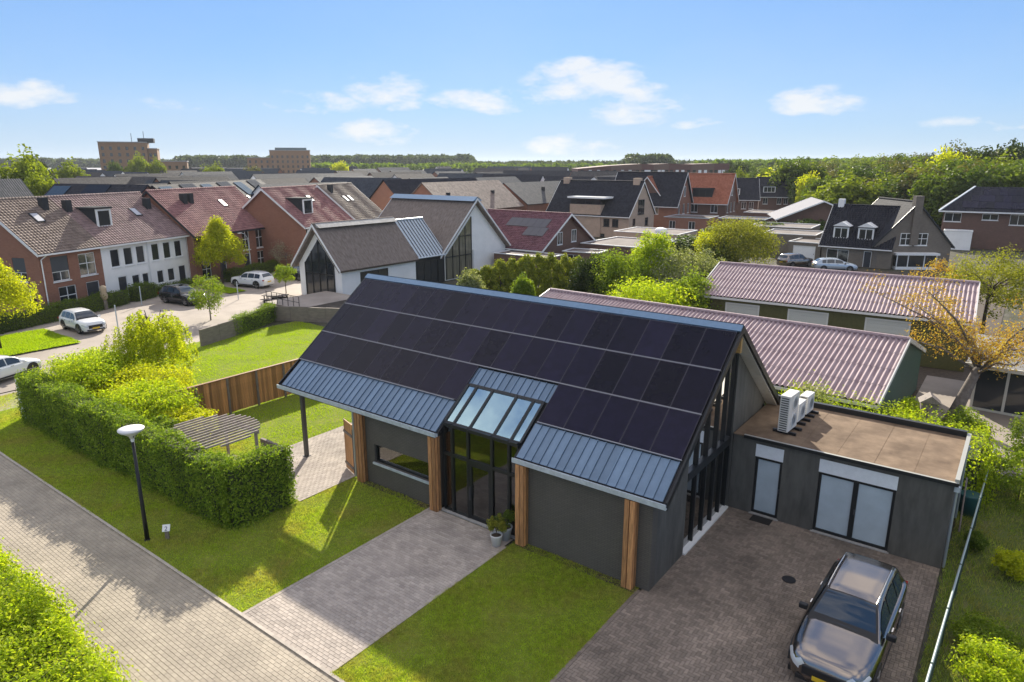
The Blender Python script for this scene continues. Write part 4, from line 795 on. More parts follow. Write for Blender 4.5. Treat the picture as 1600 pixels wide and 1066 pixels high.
# ------------------------------------------------------------------ corrugated sheds
M_corr = mat('weathered_fibre_sheet', (.27, .185, .20), .75, col2=(.42, .33, .34), nscale=1.6, stretch=(6, .5, 1), spec=.4)
M_olive = mat('olive_cladding', (.10, .095, .030), .7, noise=.12)
M_teal = mat('teal_cladding', (.045, .10, .07), .6, noise=.15)
def shed(name, label, P, wallm, faces, wv=.25, amp=.05):
    x0, y0, a, L, D, he, hr = P; h = empty(name, (x0, y0, 0), a, label, 'shed')
    pit = math.atan2(hr - he, D/2)
    for side in (0, 1):
        Sl = (D/2 + .25) / math.cos(pit); nx = int(L / wv) * 6 + 1; xs = np.linspace(-.1, L + .1, nx); z = amp * np.sin(xs * 2 * np.pi / wv)
        ny = 4; vs = []; fs = []; ar = np.arange(nx - 1)
        for k in range(ny):                                   # lapped sheets up the slope
            for y, dz in ((k * Sl / ny, .02), ((k + 1) * Sl / ny + .05, .0)): vs.append(np.column_stack([xs, np.full(nx, y), z + dz + .05]))
            o = 2 * k * nx; fs.append(np.column_stack([o + ar, o + ar + 1, o + nx + ar + 1, o + nx + ar]))
        o = link('corrugated_roof', np_mesh('corrugated_roof', np.vstack(vs), np.vstack(fs), M_corr), h, smooth=True)
        ze = he - .25 * math.tan(pit)
        o.location = (0, -.25, ze) if side == 0 else (L, D + .25, ze); o.rotation_euler = (pit, 0, math.pi * side)
    MB().tube([(-.1, D/2, hr + .09), (L + .1, D/2, hr + .09)], .12, 8).build('ridge_cap', M_corr, h)
    m = wall(MB(), (0, 0), (L, 0), 0, he - .02, .12, faces); m.build('wall', wallm, h)
    n = int(L / .28); b = MB()
    for i in range(n):
        u = i * .28
        if not any(f[0] - .1 < u < f[1] + .02 for f in faces): b.box(u, u + .05, -.022, -.002, .05, he - .15)
    o = b.build('cladding_ribs', wallm, h); o['kind'] = 'stuff'
    MB().box(0, L, D - .12, D, 0, he - .02).build('wall', wallm, h)
    for x in (0, L - .12):
        MB().prism([(x, .12, 0), (x, D - .12, 0), (x, D - .12, he - .02), (x, D/2, hr - .06), (x, .12, he - .02)], (.12, 0, 0)).build('gable_wall', wallm, h)
    for xa in (-.16, L + .1):
        m = MB()
        for ya, yb in ((-.25, D/2), (D + .25, D/2)): m.prism([(xa, ya, he - .2), (xa, ya, he + .03), (xa, yb, hr + .16), (xa, yb, hr - .06)], (.06, 0, 0))
        m.build('verge_trim', M_plast, h)
    MB().box(-.1, L + .1, -.36, -.27, he - .22, he - .08).build('gutter', M_plast, h)
    for u0, u1, z0, z1 in faces:
        f = MB(); w = .1
        f.box(u0, u1, .0, .08, z1 - w, z1); f.box(u0, u0 + w, .0, .08, z0, z1 - w); f.box(u1 - w, u1, .0, .08, z0, z1 - w); fr = f.build('shutter_door', M_plast, h)
        nk = 10; hk = (z1 - z0 - w) / nk
        for k in range(nk): MB().box(u0 + w, u1 - w, .05, .075, z0 + k * hk, z0 + (k + 1) * hk - .008).build('shutter_slat', mat('shutter_slat', (.60, .60, .54), .6), fr)
    return h
shed('corrugated_shed', 'teal walled shed with corrugated roof directly behind the barn house', (-17.7, 16.17, -2.2, 21.54, 11.12, 2.34, 3.98), M_teal, [])
shed('corrugated_shed', 'olive walled shed with corrugated roof and pale shutter doors', (-10.81, 31.12, 3.1, 16.96, 10.55, 3.2, 4.72), M_olive, [(2.1, 4.5, .05, 2.75), (6.4, 9.0, .05, 2.75), (11.2, 13.8, .05, 2.75)])
# ------------------------------------------------------------------ far town
def at(u, v, dist):                                       # world point on the ground below a direction, at a ground distance
    d = _f + _r * ((u - 800) / 1066.67) + _u * ((533 - v) / 1066.67); k = dist / math.hypot(d.x, d.y); return CAM[0] + d.x * k, CAM[1] + d.y * k
rnd = random.Random(4)
def row_house(label, group, x, y, a, L, D, he, hr, wm, tm, panels=0):
    h = empty('terrace_row', (x, y, 0), a, label, 'house row', group)
    MB().prism([(0, 0, 0), (0, D, 0), (0, D, he), (0, D/2, hr - .1), (0, 0, he)], (L, 0, 0)).build('wall', wm, h)
    pit = math.atan2(hr - he, D/2); Sl = (D/2 + .4) / math.cos(pit); ze = he - .4 * math.tan(pit) + .1
    roof_plane(h, 'roof', L + .4, Sl, (-.2, -.4, ze), 0, pit, tm, False, .12); roof_plane(h, 'rear_roof', L + .4, Sl, (L + .2, D + .4, ze), math.pi, pit, tm, False, .12)
    P = (0, 0, 0, L, D, he, hr)
    for k in range(int(L // 6)):
        if (k + int(abs(x))) % 2 == 0 and not group: MB().box(k * 6 + 3, k * 6 + 3.5, 2.4, 2.9, he + 1.2, he + 2.6).build('vent_stack', M_lead, h)
        if panels:
            n = 3 + (k % 2); solar(h, P, k * 6 + .4, 2.5 + .3 * (k % 2), n, 2, 1.05, 1.65, PVS[k % 2])
            if k % 2: velux(h, P, k * 6 + 4.6, 1.2)
            else: dormer(h, P, k * 6 + 3.9, k * 6 + 5.5, .6, 1.5)
    return h
PVS = [mat('blue_panel', (.06, .10, .15), .9, spec=.05), mat('navy_panel', (.025, .035, .055), .9, spec=.05)]
# rows directly behind the brick terrace: solar roofs
for lab, (ua, va), (ub, vb), hr, L, tm in (
        ('dark terrace row with dormers and blue panels behind the brown roof', (86, 281), (229, 284), 9.75, None, T_dark),
        ('dark terrace row with blue panels behind the plum roof', (238, 285), (405, 278), 9.6, None, T_dark)):
    d1 = (12.4 - hr) / ((va - 256) / 1100.); d2 = (12.4 - hr) / ((vb - 256) / 1100.)
    A, B = Vector(at(ua, va, d1)), Vector(at(ub, vb, d2)); dr = (B - A); L = dr.length; a_ = math.degrees(math.atan2(dr.y, dr.x)); nrm = Vector((dr.y, -dr.x)).normalized()
    O = A + nrm * 5
    row_house(lab, None, O.x, O.y, a_, L, 10, 5.6, hr - .1, M_brick2, tm, 1)
A = Vector(at(-60, 277, 112)); row_house('pale grey roofed terrace row at the left edge', None, A.x, A.y, 98, 9, 10, 6, 10.3, M_brick2, T_grey, 0)
h = row_house('brick gabled terrace row behind the thatched villa', None, -69.5, 59.5, 84, 20, 10.9, 5.7, 9.9, M_brick, T_dark)
row_house('brown tiled terrace row behind the dark villa ridge', None, -62.9, 61.8, 92.8, 20.3, 10.1, 5.44, 9.5, M_brick, T_brown)
row_house('grey tiled terrace row between brown and black roofs', None, -63.85, 83.6, 91, 18.9, 9.9, 5.6, 9.0, M_brick, T_grey)
# the roofscape before the horizon
G = 'roofscape of far terrace rows'; LAB = 'far terrace row among the layered roofs below the horizon trees'
T_slate = tilemat('blue_slate_tile', (.035, .042, .055), (.06, .068, .082), .75, spec=.08)
T_ash = tilemat('ash_tile', (.06, .055, .055), (.095, .088, .085), .75, spec=.08)
tms = [T_dark, T_slate, T_slate, T_dark, T_ash, T_slate]
ORD = ['nearest', 'second', 'third', 'fourth', 'fifth', 'sixth', 'farthest']
for li, (dist, n, hh) in enumerate(((128, 7, 9.3), (160, 8, 9.2), (200, 9, 9.3), (250, 10, 9.4), (310, 11, 9.6), (390, 12, 9.8), (480, 13, 10.2))):
    for i in range(n):
        u = 40 + (980 if dist > 190 else 760) * (i + .3 + rnd.uniform(0, .4)) / n
        if dist < 150 and u > 600: continue
        x, y = at(u, 262, dist * rnd.uniform(.95, 1.05)); a_ = rnd.choice((100, 104, 97, 10, 15)); L = rnd.uniform(16, 34)
        tm_ = rnd.choice(tms); wm_ = rnd.choice((M_brick2, M_wplast, M_brick)); nm_ = {'slate_tile': 'black', 'blue_slate_tile': 'slate blue', 'ash_tile': 'ash grey'}[tm_.name]; wn_ = {'brown_brick': 'brown brick', 'white_render': 'white', 'red_brick': 'red brick'}[wm_.name]
        row_house('%s terrace row with %s roof in the %s layer of the roofscape' % (wn_, nm_, ORD[li]), G, x, y, a_, L, 9.5, 5.4, hh + rnd.uniform(-.5, .4), wm_, tm_)
# pale warehouses on the left horizon
for i, (u, d, L) in enumerate(((40, 620, 90), (130, 560, 60), (330, 520, 70), (560, 640, 80), (70, 480, 50), (660, 560, 60))):
    x, y = at(u, 262, d); h = empty('warehouse', (x, y, 0), 40, 'long pale warehouse roof on the horizon beyond the terraces', 'warehouse', 'pale warehouses on the horizon')
    MB().box(0, L, 0, 40, 0, 7.5).build('wall', M_wplast, h); MB().prism([(-.5, -1, 7.5), (-.5, 41, 7.5), (-.5, 20, 9.5)], (L + 1, 0, 0)).build('roof', mat('pale_sheet_roof', (.42, .42, .43), .7), h)
# two brick apartment blocks
def block(label, u0, u1, dist, H, ang, steps):
    x, y = at(u0, 256, dist); x2, y2 = at(u1, 256, dist); W_ = math.hypot(x2 - x, y2 - y); a_ = math.degrees(math.atan2(y2 - y, x2 - x)) + ang
    h = empty('apartment_block', (x, y, 0), a_, label, 'apartment block')
    for k, (f0, f1, hf, dp) in enumerate(steps):
        X0, X1, Hk = f0 * W_, f1 * W_, H * hf; nf = int(Hk / 3.0); nw = max(2, int((X1 - X0) / 3.0)); hs = []
        for f in range(nf):
            for w in range(nw): c = (w + .5) * (X1 - X0) / nw; hs.append((c - .6, c + .6, f * 3.0 + .9, f * 3.0 + 2.5))
        o = wall(MB(), (0, 0), (X1 - X0, 0), 0, Hk, .4, hs).build('facade', M_brickT, h); o.location = (X0, dp, 0)
        MB().box(X0 + .2, X1 - .2, dp + .4, dp + 14, 0, Hk - .1).build('core', M_brickT, h); MB().box(X0 - .2, X1 + .2, dp - .2, dp + 14.2, Hk - .05, Hk + .35).build('parapet', M_conc, h)
        for q in hs:
            if q[2] > 3: p = MB().box(q[0], q[1], .2, .26, q[2], q[3]).build('pane', M_pane, h); p.location = (X0, dp, 0)
    return h
M_brickT = brickmat('tan_brick', (.29, .165, .085), (.35, .20, .105), (.27, .17, .10), bump=.2)
h = block('tall tan brick apartment block on the left horizon', 157, 292, 395, 22.5, -6, [(0, .55, 1.0, 0), (.552, .66, .87, 2), (.662, 1.0, .60, 1)])
MB().box(17, 24, 2, 9, 22.5, 24.6).build('roof_house', M_lead, h); MB().tube([(14, 6, 22.5), (14, 6, 27)], .12).build('mast', M_lead, h); MB().tube([(19.5, 6, 24.6), (19.5, 6, 28)], .12).build('mast', M_lead, h)
h = block('tan brick apartment block with glass top floor', 386, 485, 470, 20.5, -4, [(0, .36, .78, 2), (.362, 1.0, 1.0, 0)])
MB().box(17, 36, 3, 12, 20.5, 22.3).build('glass_storey', mat('greenish_glass', (.10, .14, .14), .2, spec=.8), h)
# long low brick building with wavy roof
x, y = at(903, 256, 330); x2, y2 = at(1140, 256, 345); W_ = math.hypot(x2 - x, y2 - y)
h = empty('brick_hall', (x, y, 0), math.degrees(math.atan2(y2 - y, x2 - x)), 'long dark red brick building with a wavy roofline', 'building')
tp = [(0, 10.2), (.22, 11.6), (.42, 12.4), (.5, 12.2), (.6, 12.5), (.75, 12.2), (.9, 12.6), (1, 12.6)]
for k in range(len(tp) - 1):
    (f0, z0), (f1, z1) = tp[k], tp[k+1]
    MB().prism([(f0 * W_, 0, 0), (f1 * W_, 0, 0), (f1 * W_, 0, z1), (f0 * W_, 0, z0)], (0, 30, 0)).build('wall_bay', M_brick2 if k % 2 else brickmat('dark_red_brick%d' % k, (.13, .05, .042), (.17, .065, .055), (.11, .06, .05)), h)
    for i in range(4):
        c = (f0 + (f1 - f0) * (i + .5) / 4) * W_; MB().box(c - .7, c + .7, -.12, -.02, 8.2, 9.6).build('window', M_white if i % 3 else M_pane, h)
# ------------------------------------------------------------------ vehicles
def lerp_table(tab, y):
    ys = [r[0] for r in tab]
    if y <= ys[0]: return tab[0][1:]
    for i in range(len(tab) - 1):
        if y <= ys[i+1]:
            t = (y - ys[i]) / (ys[i+1] - ys[i]); a, b = tab[i][1:], tab[i+1][1:]
            p = tab[max(i-1, 0)][1:]; n = tab[min(i+2, len(tab)-1)][1:]
            cr = lambda p0, p1, p2, p3: p1 + (p2 - p1) * (t*t*(3-2*t)*.4 + t*.6)
            return tuple(cr(*q) for q in zip(p, a, b, n))
    return tab[-1][1:]
BODY = {'suv': [(-2.5, .46, .34, .60, .70), (-2.47, .60, .30, .70, .84), (-2.40, .74, .26, .76, .92), (-2.28, .84, .24, .80, .97), (-2.08, .915, .22, .86, 1.01), (-1.75, .965, .22, .92, 1.05), (-1.4, .98, .22, .96, 1.08), (-1.05, .985, .22, 1.0, 1.11), (0, .985, .22, 1.03, 1.10), (1.3, .985, .22, 1.06, 1.10), (2.1, .975, .24, 1.07, 1.12), (2.38, .93, .30, 1.04, 1.10), (2.5, .80, .40, .92, 1.0)],
        'hatch': [(-2.5, .60, .32, .50, .58), (-2.45, .76, .26, .58, .68), (-2.3, .90, .22, .66, .78), (-1.9, .96, .2, .78, .92), (-1.2, .98, .2, .90, 1.0), (0, .985, .2, .95, 1.0), (1.4, .985, .22, .98, 1.02), (2.15, .96, .24, .98, 1.04), (2.4, .90, .3, .94, 1.0), (2.5, .76, .4, .82, .9)]}
CAB = {'suv': [(-1.08, 1.08), (-.9, 1.24), (-.35, 1.62), (-.05, 1.685), (.7, 1.715), (1.5, 1.68), (1.98, 1.60), (2.3, 1.22), (2.4, 1.08)],
       'hatch': [(-1.35, .98), (-1.05, 1.14), (-.35, 1.46), (0, 1.53), (.6, 1.55), (1.3, 1.50), (1.75, 1.42), (2.25, 1.10), (2.35, 1.0)]}
M_tyre = mat('tyre_rubber', (.012, .012, .012), .85); M_rim = mat('alloy_rim', (.30, .30, .31), .3, .9); M_carglass = mat('car_glass', (.03, .05, .075), .04, spec=.6)
M_lampw = mat('headlamp_lens', (.55, .57, .58), .1, .2); M_lampr = mat('tail_lens', (.30, .012, .010), .2); M_plate = mat('yellow_plate', (.62, .42, .02), .4); M_blackp = mat('black_trim', (.012, .012, .013), .5)
M_chrome = mat('satin_chrome', (.55, .55, .55), .2, 1)
def car(label, loc, rz, kind, paint, size=(5.0, 1.97, 1.72), rims=M_rim, rails=True, group=None):
    h = empty('car', loc, rz, label, 'car', group); bt, ct = BODY[kind], CAB[kind]; c_0 = ct[0][0]; zmax = max(c[1] for c in ct) + .03
    sx, sy, sz = size[1] / 1.97, size[0] / 5.0, size[2] / zmax
    T = lambda p: (p[0] * sx, p[1] * sy, p[2] * sz)
    ys = np.linspace(-2.5, 2.5, 51); m = MB(); n = 0; rows = []
    for y in ys:
        w, zb, zs, zt = lerp_table(bt, y); bul = 1.0 if -2.3 < y < c_0 else .5
        half = [(w * .90, zb), (w * .98, zb + .08), (w, zb + (zs - zb) * .5), (w * .985, zs - .05), (w * .955, zs), (w * .87, zt - .02), (w * .72, zt + .0), (w * .64, zt + .028 * bul), (w * .3, zt + .036), (0, zt + .038)]
        rows.append([(x, y, z) for x, z in half] + [(-x, y, z) for x, z in half[-2::-1]])
    k = len(rows[0]); m.v = [T(p) for r in rows for p in r]
    for i in range(len(rows) - 1):
        for j in range(k - 1): m.f.append((i*k + j, i*k + j + 1, (i+1)*k + j + 1, (i+1)*k + j))
        m.f.append((i*k + k - 1, i*k, (i+1)*k, (i+1)*k + k - 1))
    m.f.append(tuple(range(k))[::-1]); m.f.append(tuple((len(rows)-1)*k + j for j in range(k)))
    body = m.build('body', paint, h, smooth=True)
    zb0 = ct[0][1] - .04
    def roofz(y): return lerp_table(ct, y)[0]
    def hw(z, y): return .885 - .27 * max(0, z - zb0) / (zmax - zb0) - (.05 * max(0, y - 1.6))
    def side(y, f): z = zb0 + (roofz(y) - .045 - zb0) * f; return (hw(z, y), y, z)
    m = MB(); ys = np.linspace(ct[0][0], ct[-1][0], 34); rows = []
    for y in ys:
        zt = max(roofz(y), zb0 + .06); zr = zt - .045; w0, w1 = hw(zb0, y), hw(zr, y)
        half = [(w0, zb0), ((w0 + w1) / 2 + .012, (zb0 + zr) / 2), (w1, zr), (w1 - .07, zt), (w1 * .5, zt + .022), (0, zt + .028)]
        rows.append([(x, y, z) for x, z in half] + [(-x, y, z) for x, z in half[-2::-1]])
    k = len(rows[0]); m.v = [T(p) for r in rows for p in r]
    for i in range(len(rows) - 1):
        for j in range(k - 1): m.f.append((i*k + j, i*k + j + 1, (i+1)*k + j + 1, (i+1)*k + j))
    m.f.append(tuple(range(k))[::-1]); m.f.append(tuple((len(rows)-1)*k + j for j in range(k))); cabin = m.build('cabin', paint, h, smooth=True)
    def strip(name, y0, y1, inset):                    # wind screen and rear window wrapped on the slope
        m = MB(); q = []
        for y in np.linspace(y0, y1, 7):
            z = roofz(y); w = hw(z - .045, y) - inset
            for f in (-1, -.5, 0, .5, 1): q.append(T((w * f, y - (.012 if y < 0 else -.012), z + .028 * (1 - f*f) + .014)))
        m.v = q; m.f = [(i*5 + j, i*5 + j + 1, (i+1)*5 + j + 1, (i+1)*5 + j) for i in range(6) for j in range(4)]; return m.build(name, M_carglass, h, smooth=True)
    c0 = ct[0][0]; r0 = ct[2][0]; e1 = ct[-1][0]; e0 = ct[-3][0]
    o = strip('screen_surround', c0 + .0, r0 + .09, .045); o.data.materials[0] = M_blackp; o.location.z = -.006
    strip('windscreen', c0 + .08, r0 + .04, .10); strip('rear_window', e0 + .06, e1 - .1, .12)
    for s in (-1, 1):
        for y0, y1 in ((r0 - .38, .18), (.26, 1.12), (1.2, e0 - .08)):
            m = MB(); q = []
            for y in np.linspace(y0, y1, 6):
                for f in (.14, .9):
                    p = side(y, f); q.append(T((s * (p[0] + .022), p[1], p[2])))
            m.v = q; m.f = [(2*i, 2*i + 1, 2*i + 3, 2*i + 2) for i in range(5)]; m.build('side_window', M_carglass, h, smooth=True)
        for yw in (-1.52, 1.47):
            r = .37 if kind == 'suv' else .33; X = .965 * sx; zc = r
            wl = MB().lathe([(.30 * r, -.10), (r * .7, -.11), (r * .97, -.09), (r, -.05), (r, .05), (r * .97, .09), (r * .7, .11), (.30 * r, .10)], n=28).build('wheel', M_tyre, h, smooth=True)
            wl.location = (s * (X - .1), yw * sy, zc); wl.rotation_euler = (0, R(90), 0)
            rm = MB().lathe([(r * .72, -.008), (r * .70, .008), (.12 * r, .02)], n=24)
            for kk in range(5):
                a_ = kk * 2 * math.pi / 5; c, s_ = math.cos(a_), math.sin(a_); rm.prism([(c*.05 - s_*.03, s_*.05 + c*.03, .02), (c*.05 + s_*.03, s_*.05 - c*.03, .02), (c*r*.7 + s_*.025, s_*r*.7 - c*.025, .012), (c*r*.7 - s_*.025, s_*r*.7 + c*.025, .012)], (0, 0, .02))
            o = rm.build('rim', rims, wl); o.location = (0, 0, s * .105); o.rotation_euler = (0, 0 if s > 0 else math.pi, 0)
            ar = MB(); q = []
            for j in range(13):
                a_ = math.pi * j / 12 - .12 + .02 * j; q.append((0, yw * sy + math.cos(a_) * (r + .075), zc + math.sin(a_) * (r + .075)))
            xo = s * (X + .022); ar.v = [(xo, p[1], p[2]) for p in q] + [(xo - s * .08, p[1], p[2]) for p in q]; ar.f = [tuple(range(13))] + [(j, j + 1, 14 + j, 13 + j) for j in range(12)]
            ar.build('wheel_arch', M_blackp, h)
        w, zb, zs, zt = lerp_table(bt, c0 + .32); MB().cbox(T((s * (w + .06), c0 + .42, zs + .1)), (.22, .13, .15)).build('mirror', paint if paint is P_white else M_blackp, h, bevel=.03)
        MB().box(*sorted((s * .985 * sx, s * .995 * sx)), -1.0 * sy, 1.0 * sy, .26, .36).build('sill_trim', M_blackp, h)
        for y in (-.05, .95): MB().cbox(T((s * .992, y, .93)), (.03, .2, .03)).build('door_handle', M_chrome if paint is not M_white else paint, h)
        w, zb, zs, zt = lerp_table(bt, -2.3)
        hl = MB(); q = []
        for y in np.linspace(-2.475, -2.08, 7):           # lens wrapped on the wing
            w, zb, zs, zt = lerp_table(bt, y); t_ = (y + 2.475) / .395
            for x_, z_ in ((w * 1.0 + .012, zb + (zs - zb) * (.72 + .2 * t_)), (w * .985 + .012, zs - .03), (w * .93 + .006, zs + .012), (w * .80, zs + (zt - zs) * .6 + .012)): q.append(T((s * x_, y - .012, z_)))
        hl.v = q; hl.f = [(i*4 + j, i*4 + j + 1, (i+1)*4 + j + 1, (i+1)*4 + j) for i in range(6) for j in range(3)]; hl.build('headlight', M_lampw, h, smooth=True)
        MB().cbox(T((s * .80, 2.43, .92)), (.26, .12, .12)).build('tail_light', M_lampr, h)
        if rails: MB().tube([T((s * .60, y, roofz(y) + .045)) for y in np.linspace(-.25, 1.75, 9)], .018, 6).build('roof_rail', M_chrome if paint is not M_white else M_blackp, h)
    z0 = .62 if kind == 'suv' else .5
    MB().cbox(T((0, -2.475, z0)), (1.05 * sx, .08, .26)).build('grille', M_blackp, h, bevel=.03); MB().cbox(T((0, -2.45, z0 - .26)), (1.3 * sx, .1, .1)).build('air_intake', M_blackp, h)
    MB().cbox(T((0, -2.53, z0 - .12)), (.52, .02, .11)).build('number_plate', M_plate, h); MB().cbox(T((0, 2.53, .72)), (.52, .02, .11)).build('number_plate', M_plate, h)
    MB().box(-.9 * sx, .9 * sx, -2.2 * sy, 2.2 * sy, .2, .34).build('underbody', M_blackp, h)
    return h
P_black = mat('black_paint', (.30, .27, .25), .2, 1.0, .5); P_white = mat('car_white_paint', (.74, .75, .75), .25, coat=.6); P_dark = mat('dark_blue_paint', (.012, .014, .02), .15, .3, coat=1); P_silver = mat('silver_paint', (.45, .52, .58), .25, .4, coat=.6)
car('black SUV with yellow plate parked on the dark paved driveway', (5.75, 1.08, .012), -1.5, 'suv', P_black, (5.0, 1.96, 1.70))
car('white compact SUV parked at the grass island', (-49.3, 4.5, 0), 91, 'suv', P_white, (4.3, 1.85, 1.55), rails=False)
car('white hatchback on the street at the left edge', (-39.6, -3.9, 0), 203, 'hatch', P_white, (4.3, 1.8, 1.48), rails=False)
car('dark estate car parked by the clipped hedge', (-53.3, 14.6, 0), 98, 'suv', P_dark, (4.7, 1.88, 1.62))
car('white SUV parked with its back to the thatched villa', (-56.1, 23.5, 0), -76, 'suv', P_white, (4.6, 1.85, 1.62))
car('dark car half hidden behind the villa tree', (-56.6, 29.2, 0), 100, 'hatch', P_dark, (4.5, 1.82, 1.48), rails=False)
car('black car before the white garage door', (-14.6, 72.3, 0), 150, 'suv', P_black, (4.6, 1.9, 1.7), rails=False)
car('pale silver estate car in front of the grey brick house', (-9.9, 71.6, 0), 118, 'hatch', P_silver, (4.9, 1.85, 1.55), rails=False)
# ------------------------------------------------------------------ street furniture and garden things
lp = empty('lamp_post', (-14.46, -7.55, 0), 0, 'black lamp post with white saucer lamp on the lawn edge', 'lamp post')
MB().tube([(0, 0, 0), (0, 0, .9), (0, 0, 3.62)], [.075, .065, .045], 14).build('pole', M_dkmet, lp, smooth=True)
MB().lathe([(.10, 0), (.10, .03), (.08, .05)], n=14).build('base_collar', M_dkmet, lp)
MB().lathe([(.05, 3.60), (.055, 3.64), (.055, 3.70), (.05, 3.72)], n=14).build('white_ring', M_white, lp)
for k in range(3):
    a_ = k * 2.1; MB().tube([(.04*math.cos(a_), .04*math.sin(a_), 3.72), (.16*math.cos(a_), .16*math.sin(a_), 3.86)], .014, 6).build('lamp_arm', M_dkmet, lp)
MB().lathe([(.07, 3.72), (.10, 3.80), (.20, 3.88), (.33, 3.96), (.385, 4.00), (.395, 4.02), (.39, 4.03)], n=28).build('lamp_bowl', mat('opal_bowl', (.62, .63, .64), .3), lp, smooth=True)
MB().lathe([(.40, 4.03), (.395, 4.05), (.25, 4.085), (.08, 4.10)], n=28).build('lamp_lid', mat('pale_lid', (.66, .66, .66), .5), lp, smooth=True)
np_ = empty('number_post', (-13.98, -7.1, 0), 48, 'short timber post with white number plaque near the lamp post', 'number post')
MB().box(-.06, .06, -.04, .04, 0, .36).build('post', M_woodgrey, np_); MB().prism([(-.12, -.09, .33), (.12, -.09, .33), (.12, .05, .52), (-.12, .05, .52)], (0, .03, -.02)).build('plaque', M_white, np_)
tc = bpy.data.curves.new('number', 'FONT'); tc.body = '2'; tc.size = .2; tc.align_x = 'CENTER'; tc.extrude = .003; to = bpy.data.objects.new('number_tmp', tc); COL.objects.link(to)
bpy.context.view_layer.update(); dg = bpy.context.evaluated_depsgraph_get(); me = bpy.data.meshes.new_from_object(to.evaluated_get(dg)); bpy.data.objects.remove(to)
me.materials.clear(); me.materials.append(mat('navy_numeral', (.015, .03, .09), .5)); o = link('numeral', me, np_); o.location = (0, -.076, .355); o.rotation_euler = (math.atan2(.19, .14), 0, 0)
# timber garden fence: every board a part
fe = empty('board_fence', (-23.4, -2.4, 0), 0, 'tall cedar board fence between the two lawns', 'fence')
bd = MB().box(-.012, .012, .004, .128, 0, 1.82).build('board', M_wood, fe); n = 88
for i in range(n):
    o = bd if i == 0 else link('board', bd.data, fe); o.location = (.03 + .006 * (i % 2), i * .132, .06 + rnd.uniform(-.006, .006))
for i in range(8): MB().box(.055, .13, i * 1.65, i * 1.65 + .10, 0, 1.9).build('post', M_woodgrey, fe)
for z in (.3, 1.5): MB().box(-.03, .015, 0, n * .132, z, z + .09).build('rail', M_woodgrey, fe)
MB().box(-.05, .11, -.02, n * .132, 1.9, 1.935).build('cap_rail', M_wood, fe)
# round slatted pergola
M_pslat = mat('pergola_slat', (.34, .29, .255), .8, noise=.25, nscale=4)
pg = empty('round_pergola', (-16.55, -3.75, 0), 0, 'round slatted timber pergola between the ivy hedge and the board fence', 'pergola')
for i in range(14):
    x = -1.69 + i * .26; hl = math.sqrt(max(.05, 1.8**2 - x*x)); MB().box(x - .022, x + .022, -hl, hl, 2.2, 2.27).build('slat', M_pslat, pg)
for y in (-1.2, 1.2): MB().box(-1.3, 1.3, y - .04, y + .04, 2.04, 2.198).build('beam', M_pslat, pg)
for x in (-1.1, 1.1):
    for y in (-1.2, 1.2): MB().box(x - .05, x + .05, y - .045, y + .045, 0, 2.04).build('post', M_pslat, pg)
sheet('seating_paving', rect(-18.6, -15.0, -5.0, -1.8), .006, mat('plum_paving', (.20, .15, .15), .85, noise=.3, nscale=6))
# short screen wall by the terrace and the open cedar gate
o = MB().box(-15.75, -14.2, -2.2, -2.08, 0, 1.6).build('screen_wall', M_woodgrey); tag(o, 'short dark timber screen wall at the end of the ivy hedge', 'screen wall')
gt = empty('garden_gate', (-12.68, .02, 0), 162, 'open cedar gate leaf beside the house corner', 'gate')
for i in range(7): MB().box(.02 + i * .125, .02 + i * .125 + .118, -.02, .02, .05, 2.2).build('board', M_wood, gt)
for z in (.25, 1.65): MB().box(.02, .88, .021, .06, z, z + .1).build('rail', M_woodgrey, gt)
MB().box(-.03, .015, -.03, .03, 0, 2.0).build('post', M_steel, gt); MB().box(.66, .7, -.06, -.021, .95, 1.1).build('handle', M_steel, gt)
MB().tube([(-12.48, -.08, .05), (-12.48, -.08, 2.9)], .045, 10).build('downpipe', mat('downpipe_zinc', (.42, .47, .52), .4, .6), house)
# planters at the entrance
M_pot = mat('white_pot', (.66, .65, .62), .6)
def pot(label, x, y, s, m):
    h = empty('potted_plant', (x, y, .02), 0, label, 'potted plant'); MB().lathe([(.15*s, 0), (.22*s, .40*s), (.235*s, .42*s), (.235*s, .46*s), (.20*s, .46*s), (.19*s, .40*s)], n=20).build('pot', m, h, smooth=True)
    MB().lathe([(.195*s, .39*s), (.19*s, .405*s)], n=16).build('soil', M_soil, h); return h
BQ = []
pots = [pot('white flower pot with a leafy shrub on the path by the pillar', -4.72, -.72, .9, M_pot), pot('grey flower pot with a shrub against the glazed entrance', -4.72, -.22, 1.05, mat('grey_pot', (.42, .42, .42), .6))]
for lab, x, m_, hh in (('white blossom bouquet behind the strip window', -9.4, 'white', .42), ('small green plant at the end of the strip window', -8.75, 'green', .5), ('terracotta coloured cushion pile behind the strip window', -10.7, None, .3)):
    h = empty('window_bouquet' if m_ else 'cushion_pile', (x, .75, .02), 0, lab, 'flowers' if m_ else 'cushions')
    if m_: MB().lathe([(.12, .75), (.16, .95), (.12, 1.02)], n=14).build('vase', M_white, h); MB().box(-.2, .2, -.2, .2, 0, .75).build('stand', M_woodgrey, h); BQ.append((h, m_, hh))
    else:
        for k in range(2): MB().box(-.5 + .1*k, .5 - .1*k, -.2, .2, .9 + k*.22, 1.1 + k*.22).build('cushion', mat('terracotta_cloth', (.42, .20, .12), .9), h, bevel=.05)
        MB().box(-.5, .5, -.2, .2, 0, .9).build('bench', inn, h)
